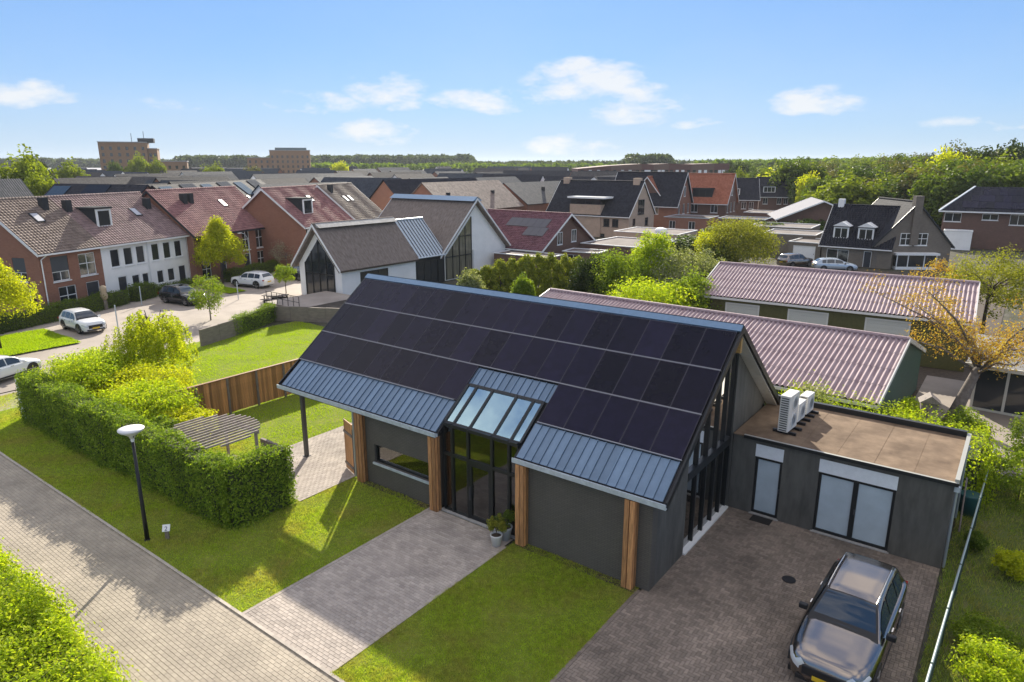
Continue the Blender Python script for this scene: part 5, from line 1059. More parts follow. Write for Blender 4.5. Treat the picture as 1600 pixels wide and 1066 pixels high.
# air conditioning units on the annexe roof
def acunit(label, x, y, w, d, hgt, rz):
    h = empty('outdoor_unit', (x, y, ET + .038), rz, label, 'air conditioner', None)
    MB().box(-d/2, d/2, -w/2, w/2, .1, .1 + hgt).build('casing', M_plast, h, bevel=.02)
    n = int(hgt / .085)
    for k in range(n): MB().box(-d/2 + .05, d/2 - .05, -w/2 - .014, -w/2 + .002, .15 + k * .085, .15 + k * .085 + .03).build('vent_slat', M_dkmet, h)
    for zc in ((.1 + hgt*.27, .1 + hgt*.74) if hgt > .9 else (.1 + hgt/2,)):
        r = min(w, hgt if hgt < .9 else hgt/2) * .40; f = MB().lathe([(r, 0), (r, .016), (r*.93, .016), (r*.93, .004)], n=24).build('fan_ring', M_plast, h); f.location = (d/2 + .001, w*.06, zc); f.rotation_euler = (0, R(90), 0)
        for k in range(4): q = MB().lathe([(r*(.2 + .2*k) + .012, 0), (r*(.2 + .2*k) + .012, .01), (r*(.2 + .2*k), .01)], n=20).build('fan_guard', M_gut, f); q.location.z = .004
        MB().lathe([(r*.9, -.02), (r*.9, .003)], n=20).build('fan_opening', M_steel, f)
    for yy in (-w*.32, w*.32): MB().box(-d/2 - .2, d/2 + .25, yy - .05, yy + .05, 0, .1).build('foot_rail', M_dkmet, h)
acunit('tall two fan air conditioner at the front of the annexe roof', 2.02, 7.85, .95, .36, 1.35, -4)
acunit('small air conditioner behind the tall one on the annexe roof', 2.05, 9.05, .8, .32, .7, -4)
acunit('rearmost small air conditioner on the annexe roof', 2.1, 10.1, .8, .32, .72, -4)
# right boundary: post and mesh fence
mf = empty('mesh_fence', (7.42, -8, 0), -1.9, 'green wire mesh fence with pale top rail along the driveway', 'fence')
MB().tube([(0, 0, 1.12), (0, 24, 1.12)], .03, 8).build('top_rail', mat('galvanised_rail', (.42, .48, .45), .4, .5), mf)
for i in range(10): MB().tube([(0, .1 + i * 2.6, 0), (0, .1 + i * 2.6, 1.16)], .03, 8).build('post', mat('fence_green', (.03, .06, .045), .5), mf)
w = MB()
for i in range(int(24 / .1)): w.bar((0, i * .1, .04), (0, i * .1, 1.1), .006, .006)
for k in range(11): w.bar((0, 0, .05 + k * .1), (0, 24, .05 + k * .1), .006, .006)
o = w.build('wire_mesh', mat('fence_green', (.03, .06, .045)), mf); o['kind'] = 'stuff'
# things between annexe and fence, yard things
o = MB().lathe([(.30, 0), (.34, .75), (.35, .80), (.33, .80)], (7.75, 11.3, 0), 20).build('water_butt', mat('teal_plastic', (.02, .09, .10), .4), smooth=True); tag(o, 'dark teal water butt behind the annexe corner', 'water butt')
o = MB().tube([(7.62, 9.6, .02), (7.55, 11.0, 1.5)], .03, 8).build('leaning_pole', M_woodgrey); tag(o, 'timber pole leaning at the side of the annexe', 'pole')
o = MB().lathe([(.16, 0), (.2, .02), (.2, .03), (.02, .032)], (3.69, 3.13, .008), 20).build('drain_cover', M_dkmet); tag(o, 'small round drain cover in the dark driveway', 'drain cover')
bt = empty('bird_table', (5.7, 16.2, 0), 12, 'dark little bird house standing in the ivy behind the annexe', 'bird house')
MB().box(-.05, .05, -.05, .05, 0, 2.15).build('post', M_woodgrey, bt); MB().box(-.32, .32, -.25, .25, 2.15, 2.55).build('box', M_woodgrey, bt); MB().prism([(-.42, -.36, 2.52), (.42, -.36, 2.52), (0, -.36, 2.85)], (0, .72, 0)).build('roof', M_woodgrey, bt)
# glazed garden house at the right edge
gh = empty('garden_house', (6.9, 24.6, 0), -3, 'glazed garden house with white frames under the right hand tree', 'garden house')
M_cream = mat('cream_frame', (.56, .53, .45), .6)
for i in range(6): MB().box(i * 1.35, i * 1.35 + .12, 0, .12, 0, 2.35).build('frame_post', M_cream, gh)
for z in (0, 2.23): MB().box(.12, 6.75, .01, .11, z, z + .12).build('frame_rail', M_cream, gh)
for i in range(5): MB().box(i * 1.35 + .12, (i + 1) * 1.35, .05, .065, .12, 2.23).build('pane', M_pane, gh)
MB().box(0, 6.9, .12, 5, 0, 2.35).build('core', mat('dark_interior', (.06, .05, .045), .9), gh)
MB().prism([(-.4, -.6, 2.4), (-.4, 5.4, 2.4), (-.4, 5.4, 2.55), (-.4, 2.4, 3.5), (-.4, -.6, 2.55)], (7.8, 0, 0)).build('roof', mat('grey_sheet_roof', (.33, .33, .32), .6, noise=.2, nscale=2), gh)
MB().box(-.45, 7.45, -.72, -.6, 2.38, 2.58).build('gutter', M_cream, gh)
# villa garden wall, terrace furniture
gw = empty('garden_wall', (0, 0, 0), 0, 'grey brown concrete panel wall round the villa lawn', 'garden wall')
M_wallp = mat('wall_panel', (.21, .175, .145), .85, noise=.2, nscale=2, stretch=(1, 1, 4), bump=.3)
pts = [(-37.2, 7.2), (-38.2, 10.6), (-40.3, 15.2), (-37.6, 16.6), (-33.4, 18.6), (-30, 20)]
for a_, b_ in zip(pts, pts[1:]):
    A, B = Vector(a_), Vector(b_); n = max(1, round((B - A).length / 1.6))
    for i in range(n):
        p, q = A + (B - A) * i / n, A + (B - A) * (i + 1) / n; d = (q - p).normalized() * .01; p += d; q -= d
        MB().bar((p.x, p.y, .6), (q.x, q.y, .6), .16, 1.2 + .04 * (i % 2)).build('wall_panel', M_wallp, gw)
ht = MB().box(-43.4, -38.8, 16.7, 23.0, 0, .9).build('villa_terrace', M_wallp); struct(ht); MB().box(-43.5, -38.7, 16.6, 23.1, .9, .94).build('terrace_paving', M_paveS, ht)
rl = empty('terrace_railing', (0, 0, .94), 0, 'dark railing round the villa terrace', 'railing')
for i in range(7): MB().box(-43.4 + i * .75, -43.36 + i * .75, 16.7, 16.74, 0, .95).build('post', M_dkmet, rl)
for z in (.45, .92): MB().box(-43.4, -38.86, 16.705, 16.735, z, z + .04).build('rail', M_dkmet, rl)
tb = empty('garden_table', (-46.4, 19.6, 0), 30, 'grey garden table with benches beside the villa terrace', 'garden table')
MB().box(-1.1, 1.1, -.45, .45, .72, .78).build('table_top', M_woodgrey, tb)
for x in (-.9, .9):
    for y in (-.35, .35): MB().box(x - .04, x + .04, y - .04, y + .04, 0, .72).build('leg', M_dkmet, tb)
for y in (-.85, .75): MB().box(-1.1, 1.1, y, y + .28, .42, .47).build('bench', M_woodgrey, tb); MB().box(-.8, .8, y + .1, y + .18, 0, .42).build('bench_foot', M_dkmet, tb)
# street, islands and posts
st = sheet('street', [(-36.2, -14), (-37.2, 4), (-38.5, 9.5), (-41.5, 15.5), (-45.5, 17.2), (-47.5, 22), (-50, 42), (-66, 44), (-63, 24), (-57.6, 12), (-54.2, 3), (-51.6, -3), (-50, -14)], -.025, M_paveS)
lawn('street_island', (-51.6, -45.0, -4.5, 2.6), 26000, mb=M_bladeY, seed=9, z=.06, h=.09, w=.02)
lawn('street_verge', (-59.5, -54.0, 19.6, 21.4), 8000, mb=M_bladeY, seed=10, z=.05, h=.08, w=.02)
sheet('side_path', rect(-36.4, -33.2, -7.8, 2), .008, M_paveS)
o = MB().box(-31.1, -30.75, -5.7, -5.35, 0, 2.1).build('gate_pier', mat('white_pier', (.72, .72, .70), .6)); tag(o, 'white pier at the far end of the ivy hedge', 'pier')
for i, (x, y) in enumerate(((-43.6, 4.6), (-55.4, 11.8), (-50.7, 18.5))):
    o = MB().tube([(x, y, 0), (x, y, 1.7 if i else 2.6), ], .045, 8).build('street_pole', M_gut); tag(o, ('thin grey street pole beside the white compact SUV', 'thin grey street pole in the clipped hedge gap', 'thin grey street pole near the villa table')[i], 'pole')
tb = empty('teddy_ornament', (-56.05, 9.0, 0), 90, 'pale beige ornament behind the clipped hedge', 'ornament')
MB().lathe([(.1, .8), (.28, 1.0), (.3, 1.3), (.2, 1.55), (.28, 1.75), (.25, 2.0), (.08, 2.12)], n=16).build('body', mat('beige_plush', (.42, .33, .22), .9), tb, smooth=True); MB().box(-.15, .15, -.15, .15, 0, .82).build('stand', M_woodgrey, tb)

sl_ = empty('street_light', (-62.6, 27.6, 0), -60, 'slender curved street light before the plum roofed terrace', 'street light')
MB().tube([(0, 0, 0), (0, 0, 3.6), (.15, 0, 4.3), (.7, 0, 4.8), (1.5, 0, 5.0)], [.06, .05, .045, .04, .035], 8).build('mast', M_gut, sl_); MB().cbox((1.75, 0, 4.98), (.6, .2, .08)).build('lamp_head', M_plast, sl_, bevel=.02)
bl = empty('bollard', (-30.2, -7.35, 0), 0, 'short dark bollard on the grass at the left edge', 'bollard')
MB().box(-.1, .1, -.1, .1, 0, .62).build('shaft', M_dkmet, bl, bevel=.01); MB().box(-.12, .12, -.12, .12, .62, .68).build('cap', M_steel, bl)
# ------------------------------------------------------------------ vegetation
NR = np.random.default_rng(11)
def leaves(P, N, size, seed=0, fold=.25, asp=.55):
    r = np.random.default_rng(seed); n = len(P); N = N / (np.linalg.norm(N, axis=1)[:, None] + 1e-9)
    t = np.cross(N, r.normal(size=(n, 3))); t /= np.linalg.norm(t, axis=1)[:, None] + 1e-9; b = np.cross(N, t); s = (size * r.uniform(.65, 1.35, n))[:, None]
    v = np.stack([P - t*s*.5, P + b*s*asp*.5 + N*s*fold*.5, P + t*s*.5 - N*s*.08, P - b*s*asp*.5 + N*s*fold*.5], 1)
    return v.reshape(-1, 3), np.arange(4*n).reshape(-1, 4)
def clumps(n_cl, per, rad, cl=.3, seed=0, shape='round', low=-.75):
    """points and normals of a leafy crown centred on 0 with radii rad"""
    r = np.random.default_rng(seed); c = r.normal(size=(n_cl * 3, 3)); c /= np.linalg.norm(c, axis=1)[:, None]; c = c[c[:, 2] > low][:n_cl]
    k = r.uniform(.35, 1, len(c))**.55
    if shape == 'cone': taper = np.clip(1.15 - (c[:, 2] + 1) * .5, .12, 1); c = c * k[:, None]; c[:, :2] *= (taper * 1.1)[:, None]
    elif shape == 'column': c = c * k[:, None]; c[:, 2] = r.uniform(-1, 1, len(c)); q = np.clip(1 - np.maximum(c[:, 2], 0)**2.2 * .8, .15, 1); c[:, :2] *= q[:, None]
    else: c = c * k[:, None] * r.uniform(.78, 1.08, len(c))[:, None]
    sz = r.uniform(.6, 1.3, len(c)) * cl; m = np.repeat(np.arange(len(c)), per); d = r.normal(size=(len(m), 3)); d /= np.linalg.norm(d, axis=1)[:, None]
    d = d * (r.uniform(0, 1, len(m))**.4)[:, None]
    p = c[m] + d * sz[m][:, None]; nrm = d * .8 + c[m] * .5 + np.array([0, 0, .5]) + r.normal(size=p.shape) * .55
    return p * np.array(rad), nrm, c * np.array(rad)
def crown_mesh(name, rad, m, n_cl, per, leaf, seed, shape='round', cl=.3, low=-.75):
    p, n, c = clumps(n_cl, per, rad, cl, seed, shape, low); v, f = leaves(p, n, leaf, seed); return np_mesh(name, v, f, m), c
def trunk_mesh(parent, H, r0, tips, m, seed=0, lean=(0, 0), n=14):
    rr = random.Random(seed); b = MB(); top = Vector((lean[0], lean[1], H)); b.tube([(0, 0, -.05), (lean[0]*.3, lean[1]*.3, H*.4), tuple(top)], [r0, r0*.75, r0*.5], 8)
    for k in range(min(n, len(tips))):
        tp = Vector(tips[rr.randrange(len(tips))]); st = Vector((lean[0]*.6, lean[1]*.6, H * rr.uniform(.55, 1))); mid = st.lerp(tp, .5) + Vector((rr.uniform(-.1, .1), rr.uniform(-.1, .1), .12)) * (tp - st).length
        b.tube([st, mid, tp], [r0*.38, r0*.22, r0*.06], 5)
    return b.build('trunk', m, parent, smooth=True)
M_bark = mat('bark', (.085, .062, .045), .9, noise=.3, nscale=8, stretch=(3, 3, .6), bump=.6); M_barkg = mat('grey_bark', (.17, .145, .125), .9, noise=.3, nscale=7, bump=.5)
LV = dict(
    lime=leafmat('lime_leaf', (.23, .33, .016), (.35, .44, .024), (.50, .54, .045), .55, .6, (.17, .25, .014), .55), fresh=leafmat('fresh_leaf', (.12, .19, .018), (.19, .27, .026), (.30, .36, .045), .5),
    ivy=leafmat('ivy_leaf', (.10, .175, .018), (.18, .27, .026), (.33, .41, .05), .45, .6, (.07, .115, .018), .52), gold=leafmat('gold_leaf', (.32, .37, .016), (.45, .48, .022), (.60, .58, .04), .55),
    willow=leafmat('willow_leaf', (.27, .33, .018), (.40, .45, .026), (.54, .55, .045), .55), green=leafmat('mid_leaf', (.07, .12, .016), (.115, .175, .022), (.18, .24, .035), .45),
    dark=leafmat('dark_leaf', (.022, .042, .012), (.04, .065, .016), (.07, .095, .022), .35), olive=leafmat('olive_leaf', (.16, .18, .026), (.25, .26, .035), (.36, .35, .05), .45),
    copper=leafmat('copper_leaf', (.30, .15, .035), (.44, .27, .06), (.50, .40, .10), .5), conifer=leafmat('conifer_leaf', (.14, .19, .02), (.25, .29, .03), (.42, .42, .05), .4),
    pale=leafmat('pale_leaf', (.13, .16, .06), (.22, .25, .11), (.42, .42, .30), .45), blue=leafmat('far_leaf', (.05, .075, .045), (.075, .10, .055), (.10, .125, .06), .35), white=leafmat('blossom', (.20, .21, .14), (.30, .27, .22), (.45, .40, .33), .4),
    w1=leafmat('wood_leaf_mid', (.05, .085, .016), (.08, .125, .02), (.125, .175, .03), .35), w2=leafmat('wood_leaf_fresh', (.075, .12, .016), (.115, .165, .022), (.17, .22, .035), .4), w3=leafmat('wood_leaf_olive', (.085, .095, .03), (.13, .13, .04), (.18, .17, .05), .35), w4=leafmat('wood_leaf_lime', (.13, .17, .016), (.19, .24, .022), (.27, .31, .035), .45),
    yellow=leafmat('yellow_leaf', (.36, .29, .012), (.46, .37, .016), (.55, .45, .03), .5))
def zat(x, y, v):                                        # height over (x, y) seen at image row v
    q = Vector((x - CAM[0], y - CAM[1], 0)); zc = lambda z: px((x, y, z))[1]
    lo, hi = -5, 40
    for _ in range(40):
        md = (lo + hi) / 2
        if zc(md) > v: lo = md
        else: hi = md
    return lo
def tree(name, label, x, y, top, width, base, leaf, key, n_cl=90, per=70, shape='round', seed=1, cat='tree', trunk=.12, cl=.3, group=None, bark=None, depth=None, low=-.75):
    h = empty(name, (x, y, 0), 0, label, cat, group); rz = (top - base) / 2; me, tips = crown_mesh('crown', (width/2, (depth or width)/2, rz), LV[key], n_cl, per, leaf, seed, shape, cl, low)
    o = link('crown', me, h); o.location = (0, 0, base + rz); trunk_mesh(h, base + rz, trunk, [tuple(Vector(t) + Vector((0, 0, base + rz))) for t in tips], bark or M_bark, seed); return h
# street and garden trees
tree('street_tree', 'bright lime street tree in front of the plum roofed terrace', -60.2, 22.6, zat(-60.2, 22.6, 344), 5.6, 1.6, .20, 'gold', 190, 80, 'cone', 3, trunk=.11, cl=.26)
tree('street_tree', 'bright green street tree at the left edge on the grass island', -47.6, -1.5, zat(-47.6, -1.5, 398), 5.8, 1.9, .18, 'gold', 190, 80, 'cone', 4, trunk=.11, cl=.26)
tree('young_tree', 'young leafy tree on the street kerb by the garden wall', -44.6, 12.2, zat(-44.6, 12.2, 428), 2.8, .5, .13, 'fresh', 60, 60, 'round', 5, trunk=.06, bark=M_barkg)
tree('young_tree', 'small round tree before the thatched villa gable', -49.9, 23.2, zat(-49.9, 23.2, 413), 2.3, .9, .13, 'fresh', 50, 60, 'round', 6, trunk=.05)
tree('blossom_shrub', 'brownish blossoming shrub against the brick terrace end', -62.0, 32.0, 3.8, 3.6, .6, .12, 'white', 50, 40, 'round', 7, 'shrub', trunk=.05, bark=M_barkg)
tree('street_tree', 'small lime tree top behind the villa roof', -62.5, 34.5, 5.6, 1.6, 3.4, .13, 'lime', 26, 50, 'round', 8, trunk=.05)
# weeping tree
def weeping(label, x, y, H, wid, key, seed):
    r = np.random.default_rng(seed); h = empty('weeping_tree', (x, y, 0), 0, label, 'tree'); P, N = [], []; b = MB(); b.tube([(0, 0, -.05), (.1, .05, H*.5), (0, 0, H*.85)], [.12, .09, .05], 8)
    for k in range(150):
        a_ = r.uniform(0, 2*np.pi); rr = wid/2 * r.uniform(.15, 1)**.6 * (.8 + .22 * np.sin(3 * a_ + 1) + .14 * np.sin(5 * a_)); z0 = H * (1 - .35 * (rr / (wid/2))**2) * r.uniform(.78, 1.06); L = r.uniform(.35, .95) * z0 * .85; n = int(90 * L / 2.5) + 30; t = r.uniform(0, 1, n)
        c, s = np.cos(a_), np.sin(a_); X = (rr + .25 * t) * c + r.normal(0, .055, n); Y = (rr + .25 * t) * s + r.normal(0, .07, n); Z = z0 - L * t + r.normal(0, .05, n)
        P.append(np.column_stack([X, Y, Z])); N.append(np.column_stack([np.full(n, c), np.full(n, s), np.full(n, .15)]) + r.normal(size=(n, 3)) * .5)
        if k % 6 == 0: b.tube([(0, 0, H*.6), (rr*c*.5, rr*s*.5, z0 + .1), (rr*c, rr*s, z0)], [.035, .02, .008], 5)
    b.build('trunk', M_bark, h); v, f = leaves(np.vstack(P), np.vstack(N), .14, seed, asp=.45); link('crown', np_mesh('crown', v, f, LV[key]), h); return h
weeping('weeping yellow green tree behind the ivy hedge', -31.0, 1.2, zat(-31, 1.2, 487), 4.9, 'willow', 21)
for i, (lab, x, y, v, w, key) in enumerate((('golden maple bush nearest the board fence', -21.6, -2.6, 640, 2.6, 'gold'), ('yellow green maple bush behind the lamp head', -23.6, -3.0, 596, 3.4, 'lime'), ('golden leaved bush below the weeping tree', -27.0, -1.5, 575, 4.2, 'gold'),
        ('green bush above the left end of the ivy hedge', -29.6, -3.4, 552, 3.6, 'lime'), ('broad yellow shrub beside the street path', -31.6, -1.6, 548, 3.4, 'lime'), ('dark green shrub where the hedge meets the board fence', -21.0, -4.0, 655, 1.6, 'ivy'), ('pale twiggy shrub left of the board fence end', -25.4, .6, 610, 2.6, 'gold'))):
    tree('garden_shrub', lab, x, y, zat(x, y, v), w * 1.25, .15, .125, key, 190, 80, 'round', 30 + i, 'shrub', trunk=.05, cl=.28)
tree('garden_shrub', 'dark little shrub on the street verge beside the weeping tree', -37.2, 3.0, 1.9, 1.3, .2, .11, 'green', 24, 50, 'round', 40, 'shrub', trunk=.04)
# leafy boxes: ivy hedge, clipped hedges
def leafy(name, label, cat, segs, key, leaf, dens, core=True, rough=.10, seed=1, kind=None, group=None, top_key=None):
    """segs: (x0,y0,x1,y1,width,h0,h1) runs of hedge; leaves over their sides and top"""
    r = np.random.default_rng(seed); h = empty(name, (segs[0][0], segs[0][1], 0), 0, label, cat, group); O = np.array([segs[0][0], segs[0][1], 0]); P, N = [], []
    cb = MB()
    for x0, y0, x1, y1, w, h0, h1 in segs:
        A, B = np.array([x0, y0]), np.array([x1, y1]); L = np.linalg.norm(B - A); d = (B - A) / L; n_ = np.array([-d[1], d[0]])
        for side, cnt in ((1, L * (h0+h1)/2), (-1, L * (h0+h1)/2), (0, L * w), (2, w * h0), (3, w * h1)):
            k = int(cnt * dens); s = r.uniform(0, L, k); hh = h0 + (h1 - h0) * s / L + .10 * np.sin(s * 1.7) + .06 * np.sin(s * 4.3 + 1)
            if side in (1, -1):
                z = r.uniform(0, 1, k) * hh; q = A + d * s[:, None] + n_ * (side * (w/2 + .06*np.sin(s*2.3 + z*2) + r.normal(0, rough, k)))[:, None]; nn = np.column_stack([np.tile(n_ * side, (k, 1)), np.full(k, .35)])
            elif side == 0: z = hh + r.normal(0, rough, k); q = A + d * s[:, None] + n_ * r.uniform(-w/2, w/2, k)[:, None]; nn = np.tile([0, 0, 1.], (k, 1))
            else: z = r.uniform(0, 1, k) * (h0 if side == 2 else h1); e = -1 if side == 2 else 1; q = (A if side == 2 else B) + d * (e * np.abs(r.normal(0, rough, k)))[:, None] + n_ * r.uniform(-w/2, w/2, k)[:, None]; nn = np.column_stack([np.tile(d * e, (k, 1)), np.full(k, .3)])
            P.append(np.column_stack([q, z])); N.append(nn + r.normal(size=(k, 3)) * .5)
        i = .10; nv = n_ * (w/2 - i); a0, b0 = A + d * i, B - d * i
        q = [a0 - nv, a0 + nv, b0 + nv, b0 - nv]; hs = [h0 - i, h0 - i, h1 - i, h1 - i]
        cb.add([(p[0] - O[0], p[1] - O[1], 0) for p in q] + [(p[0] - O[0], p[1] - O[1], z) for p, z in zip(q, hs)], [(0, 3, 2, 1), (4, 5, 6, 7), (0, 1, 5, 4), (1, 2, 6, 5), (2, 3, 7, 6), (3, 0, 4, 7)])
    cb.build('light_block_core', mat('hedge_inside', (.055, .07, .018), .95, noise=.3), h); v, f = leaves(np.vstack(P) - O, np.vstack(N), leaf, seed); o = link('foliage', np_mesh('foliage', v, f, LV[key]), h); return h  # solid dark box added inside the leaves to block light, not real stems
leafy('ivy_hedge', 'tall ivy hedge turning the corner behind the lamp post', 'hedge', [(-30.6, -5.3, -21.5, -5.25, 1.0, 2.35, 2.3), (-21.5, -5.25, -13.2, -5.2, .8, 2.3, 2.25), (-13.0, -5.4, -12.85, -3.0, .55, 2.25, 2.35)], 'ivy', .10, 560, seed=51)
leafy('clipped_hedge', 'long clipped hedge in front of the brick end terrace', 'hedge', [(-52.0, -4.0, -54.7, 4.6, .9, 1.25, 1.25), (-54.7, 4.6, -57.3, 11.2, .9, 1.25, 1.25)], 'green', .11, 260, seed=52)
leafy('clipped_hedge', 'short clipped hedge block beside the hedge gap', 'hedge', [(-57.8, 12.2, -58.7, 14.4, 1.2, 1.35, 1.35)], 'green', .11, 260, seed=53)
leafy('clipped_hedge', 'clipped hedge along the white terrace houses', 'hedge', [(-59.2, 15.0, -61.0, 19.6, .8, .75, .75)], 'green', .11, 260, seed=54)
leafy('clipped_hedge', 'clipped hedge before the plum roofed terrace', 'hedge', [(-60.6, 23.4, -63.4, 31.5, .8, 1.2, 1.2)], 'green', .12, 240, seed=55)
leafy('ivy_wall_cover', 'ivy grown over the garden wall by the villa lawn', 'ivy', [(-38.2, 10.4, -40.3, 15.2, .5, 1.3, 1.35)], 'ivy', .09, 420, seed=56)
leafy('foreground_shrub', 'yellow green shrub mass in the bottom left corner', 'shrub', [(-16.6, -12.25, -11.2, -12.2, 1.6, 1.0, 1.0), (-11.6, -12.35, -7.4, -12.45, 1.7, .95, .85)], 'lime', .105, 1150, rough=.2, seed=57)
# ivy tangle and climbing shrubs behind the annexe
leafy('ivy_tangle', 'sunlit ivy tangle covering the fence behind the annexe', 'ivy', [(.3, 13.8, 7.9, 13.5, 3.4, 2.15, 2.0)], 'lime', .11, 300, rough=.3, seed=58)
tree('climbing_shrub', 'loose climbing shrub rising against the teal shed', 1.7, 12.9, 3.6, 1.8, 1.6, .10, 'pale', 26, 36, 'round', 59, 'shrub', trunk=.03)
# conifer row and mixed shrubs behind the first shed
for i in range(9):
    u = 742 + i * 20; d = 63 + i * .2; x, y = at(u, 430, d); tp = zat(x, y, (424, 416, 410, 405, 402, 398, 400, 399, 404)[i] + 2 * (i % 2))
    tree('conifer', ('first', 'second', 'third', 'fourth', 'fifth', 'sixth', 'seventh', 'eighth', 'ninth')[i] + ' conifer from the villa end of the conifer row', x, y, tp, 2.3, .1, .17, 'conifer', 110, 60, 'column', 70 + i, trunk=.08, cl=.22, group='conifers in the row behind the corrugated roof')
for i, (lab, u, d, v, w, key) in enumerate((('dark green shrub at the right end of the conifer row', 930, 62, 402, 4.2, 'dark'), ('lime shrub with a pointed top among the mixed shrubs', 1020, 62, 365, 3.6, 'lime'), ('broad light green shrub between conifers and shed', 975, 60, 392, 5.0, 'fresh'), ('pale blossoming bush beside the shed end', 1075, 60, 385, 6.0, 'pale'),
        ('low lime bush touching the near corrugated roof', 1020, 50, 437, 6.0, 'lime'), ('green bush left of the olive shed', 1075, 52, 428, 4.0, 'fresh'), ('small bright bush at the villa wall', 735, 56, 426, 2.2, 'pale'), ('thin young shrub before the conifers', 818, 52, 432, 1.6, 'fresh'))):
    x, y = at(u, 430, d); tree('mixed_shrub', lab, x, y, zat(x, y, v), w * 1.15, .2, .19, key, 140, 80, 'round', 90 + i, 'shrub', trunk=.07)
tree('garden_tree', 'olive yellow tree in front of the pale flat roofs', -19.2, 64.5, zat(-19.2, 64.5, 340), 8.6, .4, .22, 'olive', 200, 80, 'round', 101, trunk=.14); tree('garden_tree', 'golden green bush beside the olive tree', -21.6, 62.5, zat(-21.6, 62.5, 352), 4.6, .4, .18, 'gold', 50, 60, 'round', 102, trunk=.08)
# copper leaved spreading tree (right)
h = empty('spreading_tree', (6.3, 21.6, 0), 0, 'leaning spreading tree with copper young leaves at the right', 'tree'); b = MB(); rr = random.Random(8)
b.tube([(0, 0, -.05), (.35, .5, 1.3), (.7, .9, 2.6), (.75, 1.0, 3.2)], [.32, .26, .2, .16], 10); P = []
for k in range(16):
    a_ = k * 2.4; L = rr.uniform(2.6, 4.6); sp = Vector((math.cos(a_) * L * (1.1 if math.cos(a_) < 0 else .75), math.sin(a_) * L * .8, rr.uniform(.9, 3.6))); st = Vector((.72, .95, rr.uniform(2.3, 3.2))); e = st + sp; md = st.lerp(e, .5) + Vector((0, 0, .35))
    b.tube([st, md, e], [.085, .05, .012], 6)
    for q in range(9):
        t = rr.uniform(.3, 1); p = st.lerp(e, t) + Vector((0, 0, .35 * 4 * t * (1 - t) * .5)); tw = p + Vector((rr.uniform(-.9, .9), rr.uniform(-.9, .9), rr.uniform(-.1, .8))); b.tube([p, tw], [.018, .005], 4); P += [tw, p.lerp(tw, .6)]
b.build('trunk', M_barkg, h, smooth=True); P = np.array([tuple(p) for p in P]); m_ = np.repeat(np.arange(len(P)), 34); r = np.random.default_rng(3); pp = P[m_] + r.normal(0, .24, (len(m_), 3)); v, f = leaves(pp, r.normal(size=pp.shape) + [0, 0, .6], .095, 5); link('crown', np_mesh('crown', v, f, LV['copper']), h)
tree('garden_tree', 'olive green tree with orange tips at the right edge', 6.4, 43.0, zat(6.4, 43, 392), 6.5, 1.6, .17, 'olive', 110, 70, 'round', 111, trunk=.16)
tree('garden_tree', 'copper tinted tree behind the corrugated shed end', 3.0, 46.0, zat(3, 46, 405), 4.8, 1.2, .15, 'copper', 70, 34, 'round', 112, trunk=.12)
lawn('sunny_patch', (6.5, 12, 33, 40), 9000, M_rough, M_bladeY, seed=12, z=.02, h=.14, w=.03)
# rough garden right of the fence
for i, (lab, x, y, tp, w, key, lf) in enumerate((('bright yellow green shrub at the bottom right corner', 9.0, 1.4, 1.2, 2.0, 'lime', .09), ('dark blue green conifer shrub at the right border', 10.4, 2.6, 1.8, 1.8, 'dark', .09), ('small yellow shrub in the rough grass', 9.2, 7.4, .9, 1.1, 'gold', .08), ('low green shrub behind the bottom corner shrub', 8.7, 3.0, .7, 1.6, 'fresh', .08),
        ('sunlit shrub right of the annexe roof', 9.2, 13.6, 1.9, 2.6, 'fresh', .10), ('tall loose shrub before the garden house', 9.3, 15.8, 3.0, 1.6, 'fresh', .10), ('olive shrub at the right border behind the annexe', 11.0, 11.2, 1.6, 2.6, 'olive', .10), ('ivy clump beside the leaning tree trunk', 5.0, 17.0, 2.2, 1.8, 'lime', .11), ('green shrub at the foot of the leaning tree', 7.0, 18.4, 1.8, 2.2, 'fresh', .11), ('weedy shrub beside the annexe side wall', 8.1, 8.6, .6, .7, 'green', .07))):
    tree('garden_shrub', lab, x, y, tp, w, .12, lf, key, 60, 60, 'round', 130 + i, 'shrub', trunk=.03, cl=.32)
# potted shrubs
for k, p in enumerate(pots):
    me, tips = crown_mesh('shrub', (.34, .34, .36), LV['olive' if k == 0 else 'green'], 26, 60, .06, 160 + k, 'round', .32); o = link('shrub', me, p); o.location = (0, 0, .40 + .36); trunk_mesh(p, .7, .02, [(t[0], t[1], t[2] + .76) for t in tips], M_bark, 3, n=8)
for h, key, hh in BQ:
    me, tips = crown_mesh('flower_head', (.3, .2, .2), LV[key], 16, 40, .07, 170, 'round', .35); o = link('flower_head', me, h); o.location = (0, 0, 1.2)
# ---- woods: shared crowns, each tree still an object of its own
PRO = []
for k, key in enumerate(('w1', 'w2', 'w3', 'dark', 'w4', 'blue', 'gold')):
    me, tips = crown_mesh('crown', (1, 1, 1), LV[key], 90, 46, .155, 200 + k, 'round', .30); PRO.append(me)
TRK = MB().tube([(0, 0, -.02), (.01, .02, .5), (0, 0, 1)], [.035, .028, .012], 6); _t = TRK.build('x', M_bark); TRKM = _t.data; bpy.data.objects.remove(_t)
def far_tree(label, group, x, y, H, w, k, seed):
    r = random.Random(seed); h = empty('tree', (x, y, 0), r.uniform(0, 360), label, 'tree', group); c = link('crown', PRO[k], h); c.location = (0, 0, H * .54); c.scale = (w/2, w/2 * r.uniform(.85, 1.1), H * .48); t = link('trunk', TRKM, h); t.scale = (H, H, H * .8); return h
WG = 'trees of the wood on the right'; WL = ['mid green round tree in the wood on the right', 'fresh green round tree in the wood on the right', 'olive tree in the wood on the right', 'dark green tree in the wood on the right', 'lime green tree in the wood on the right']
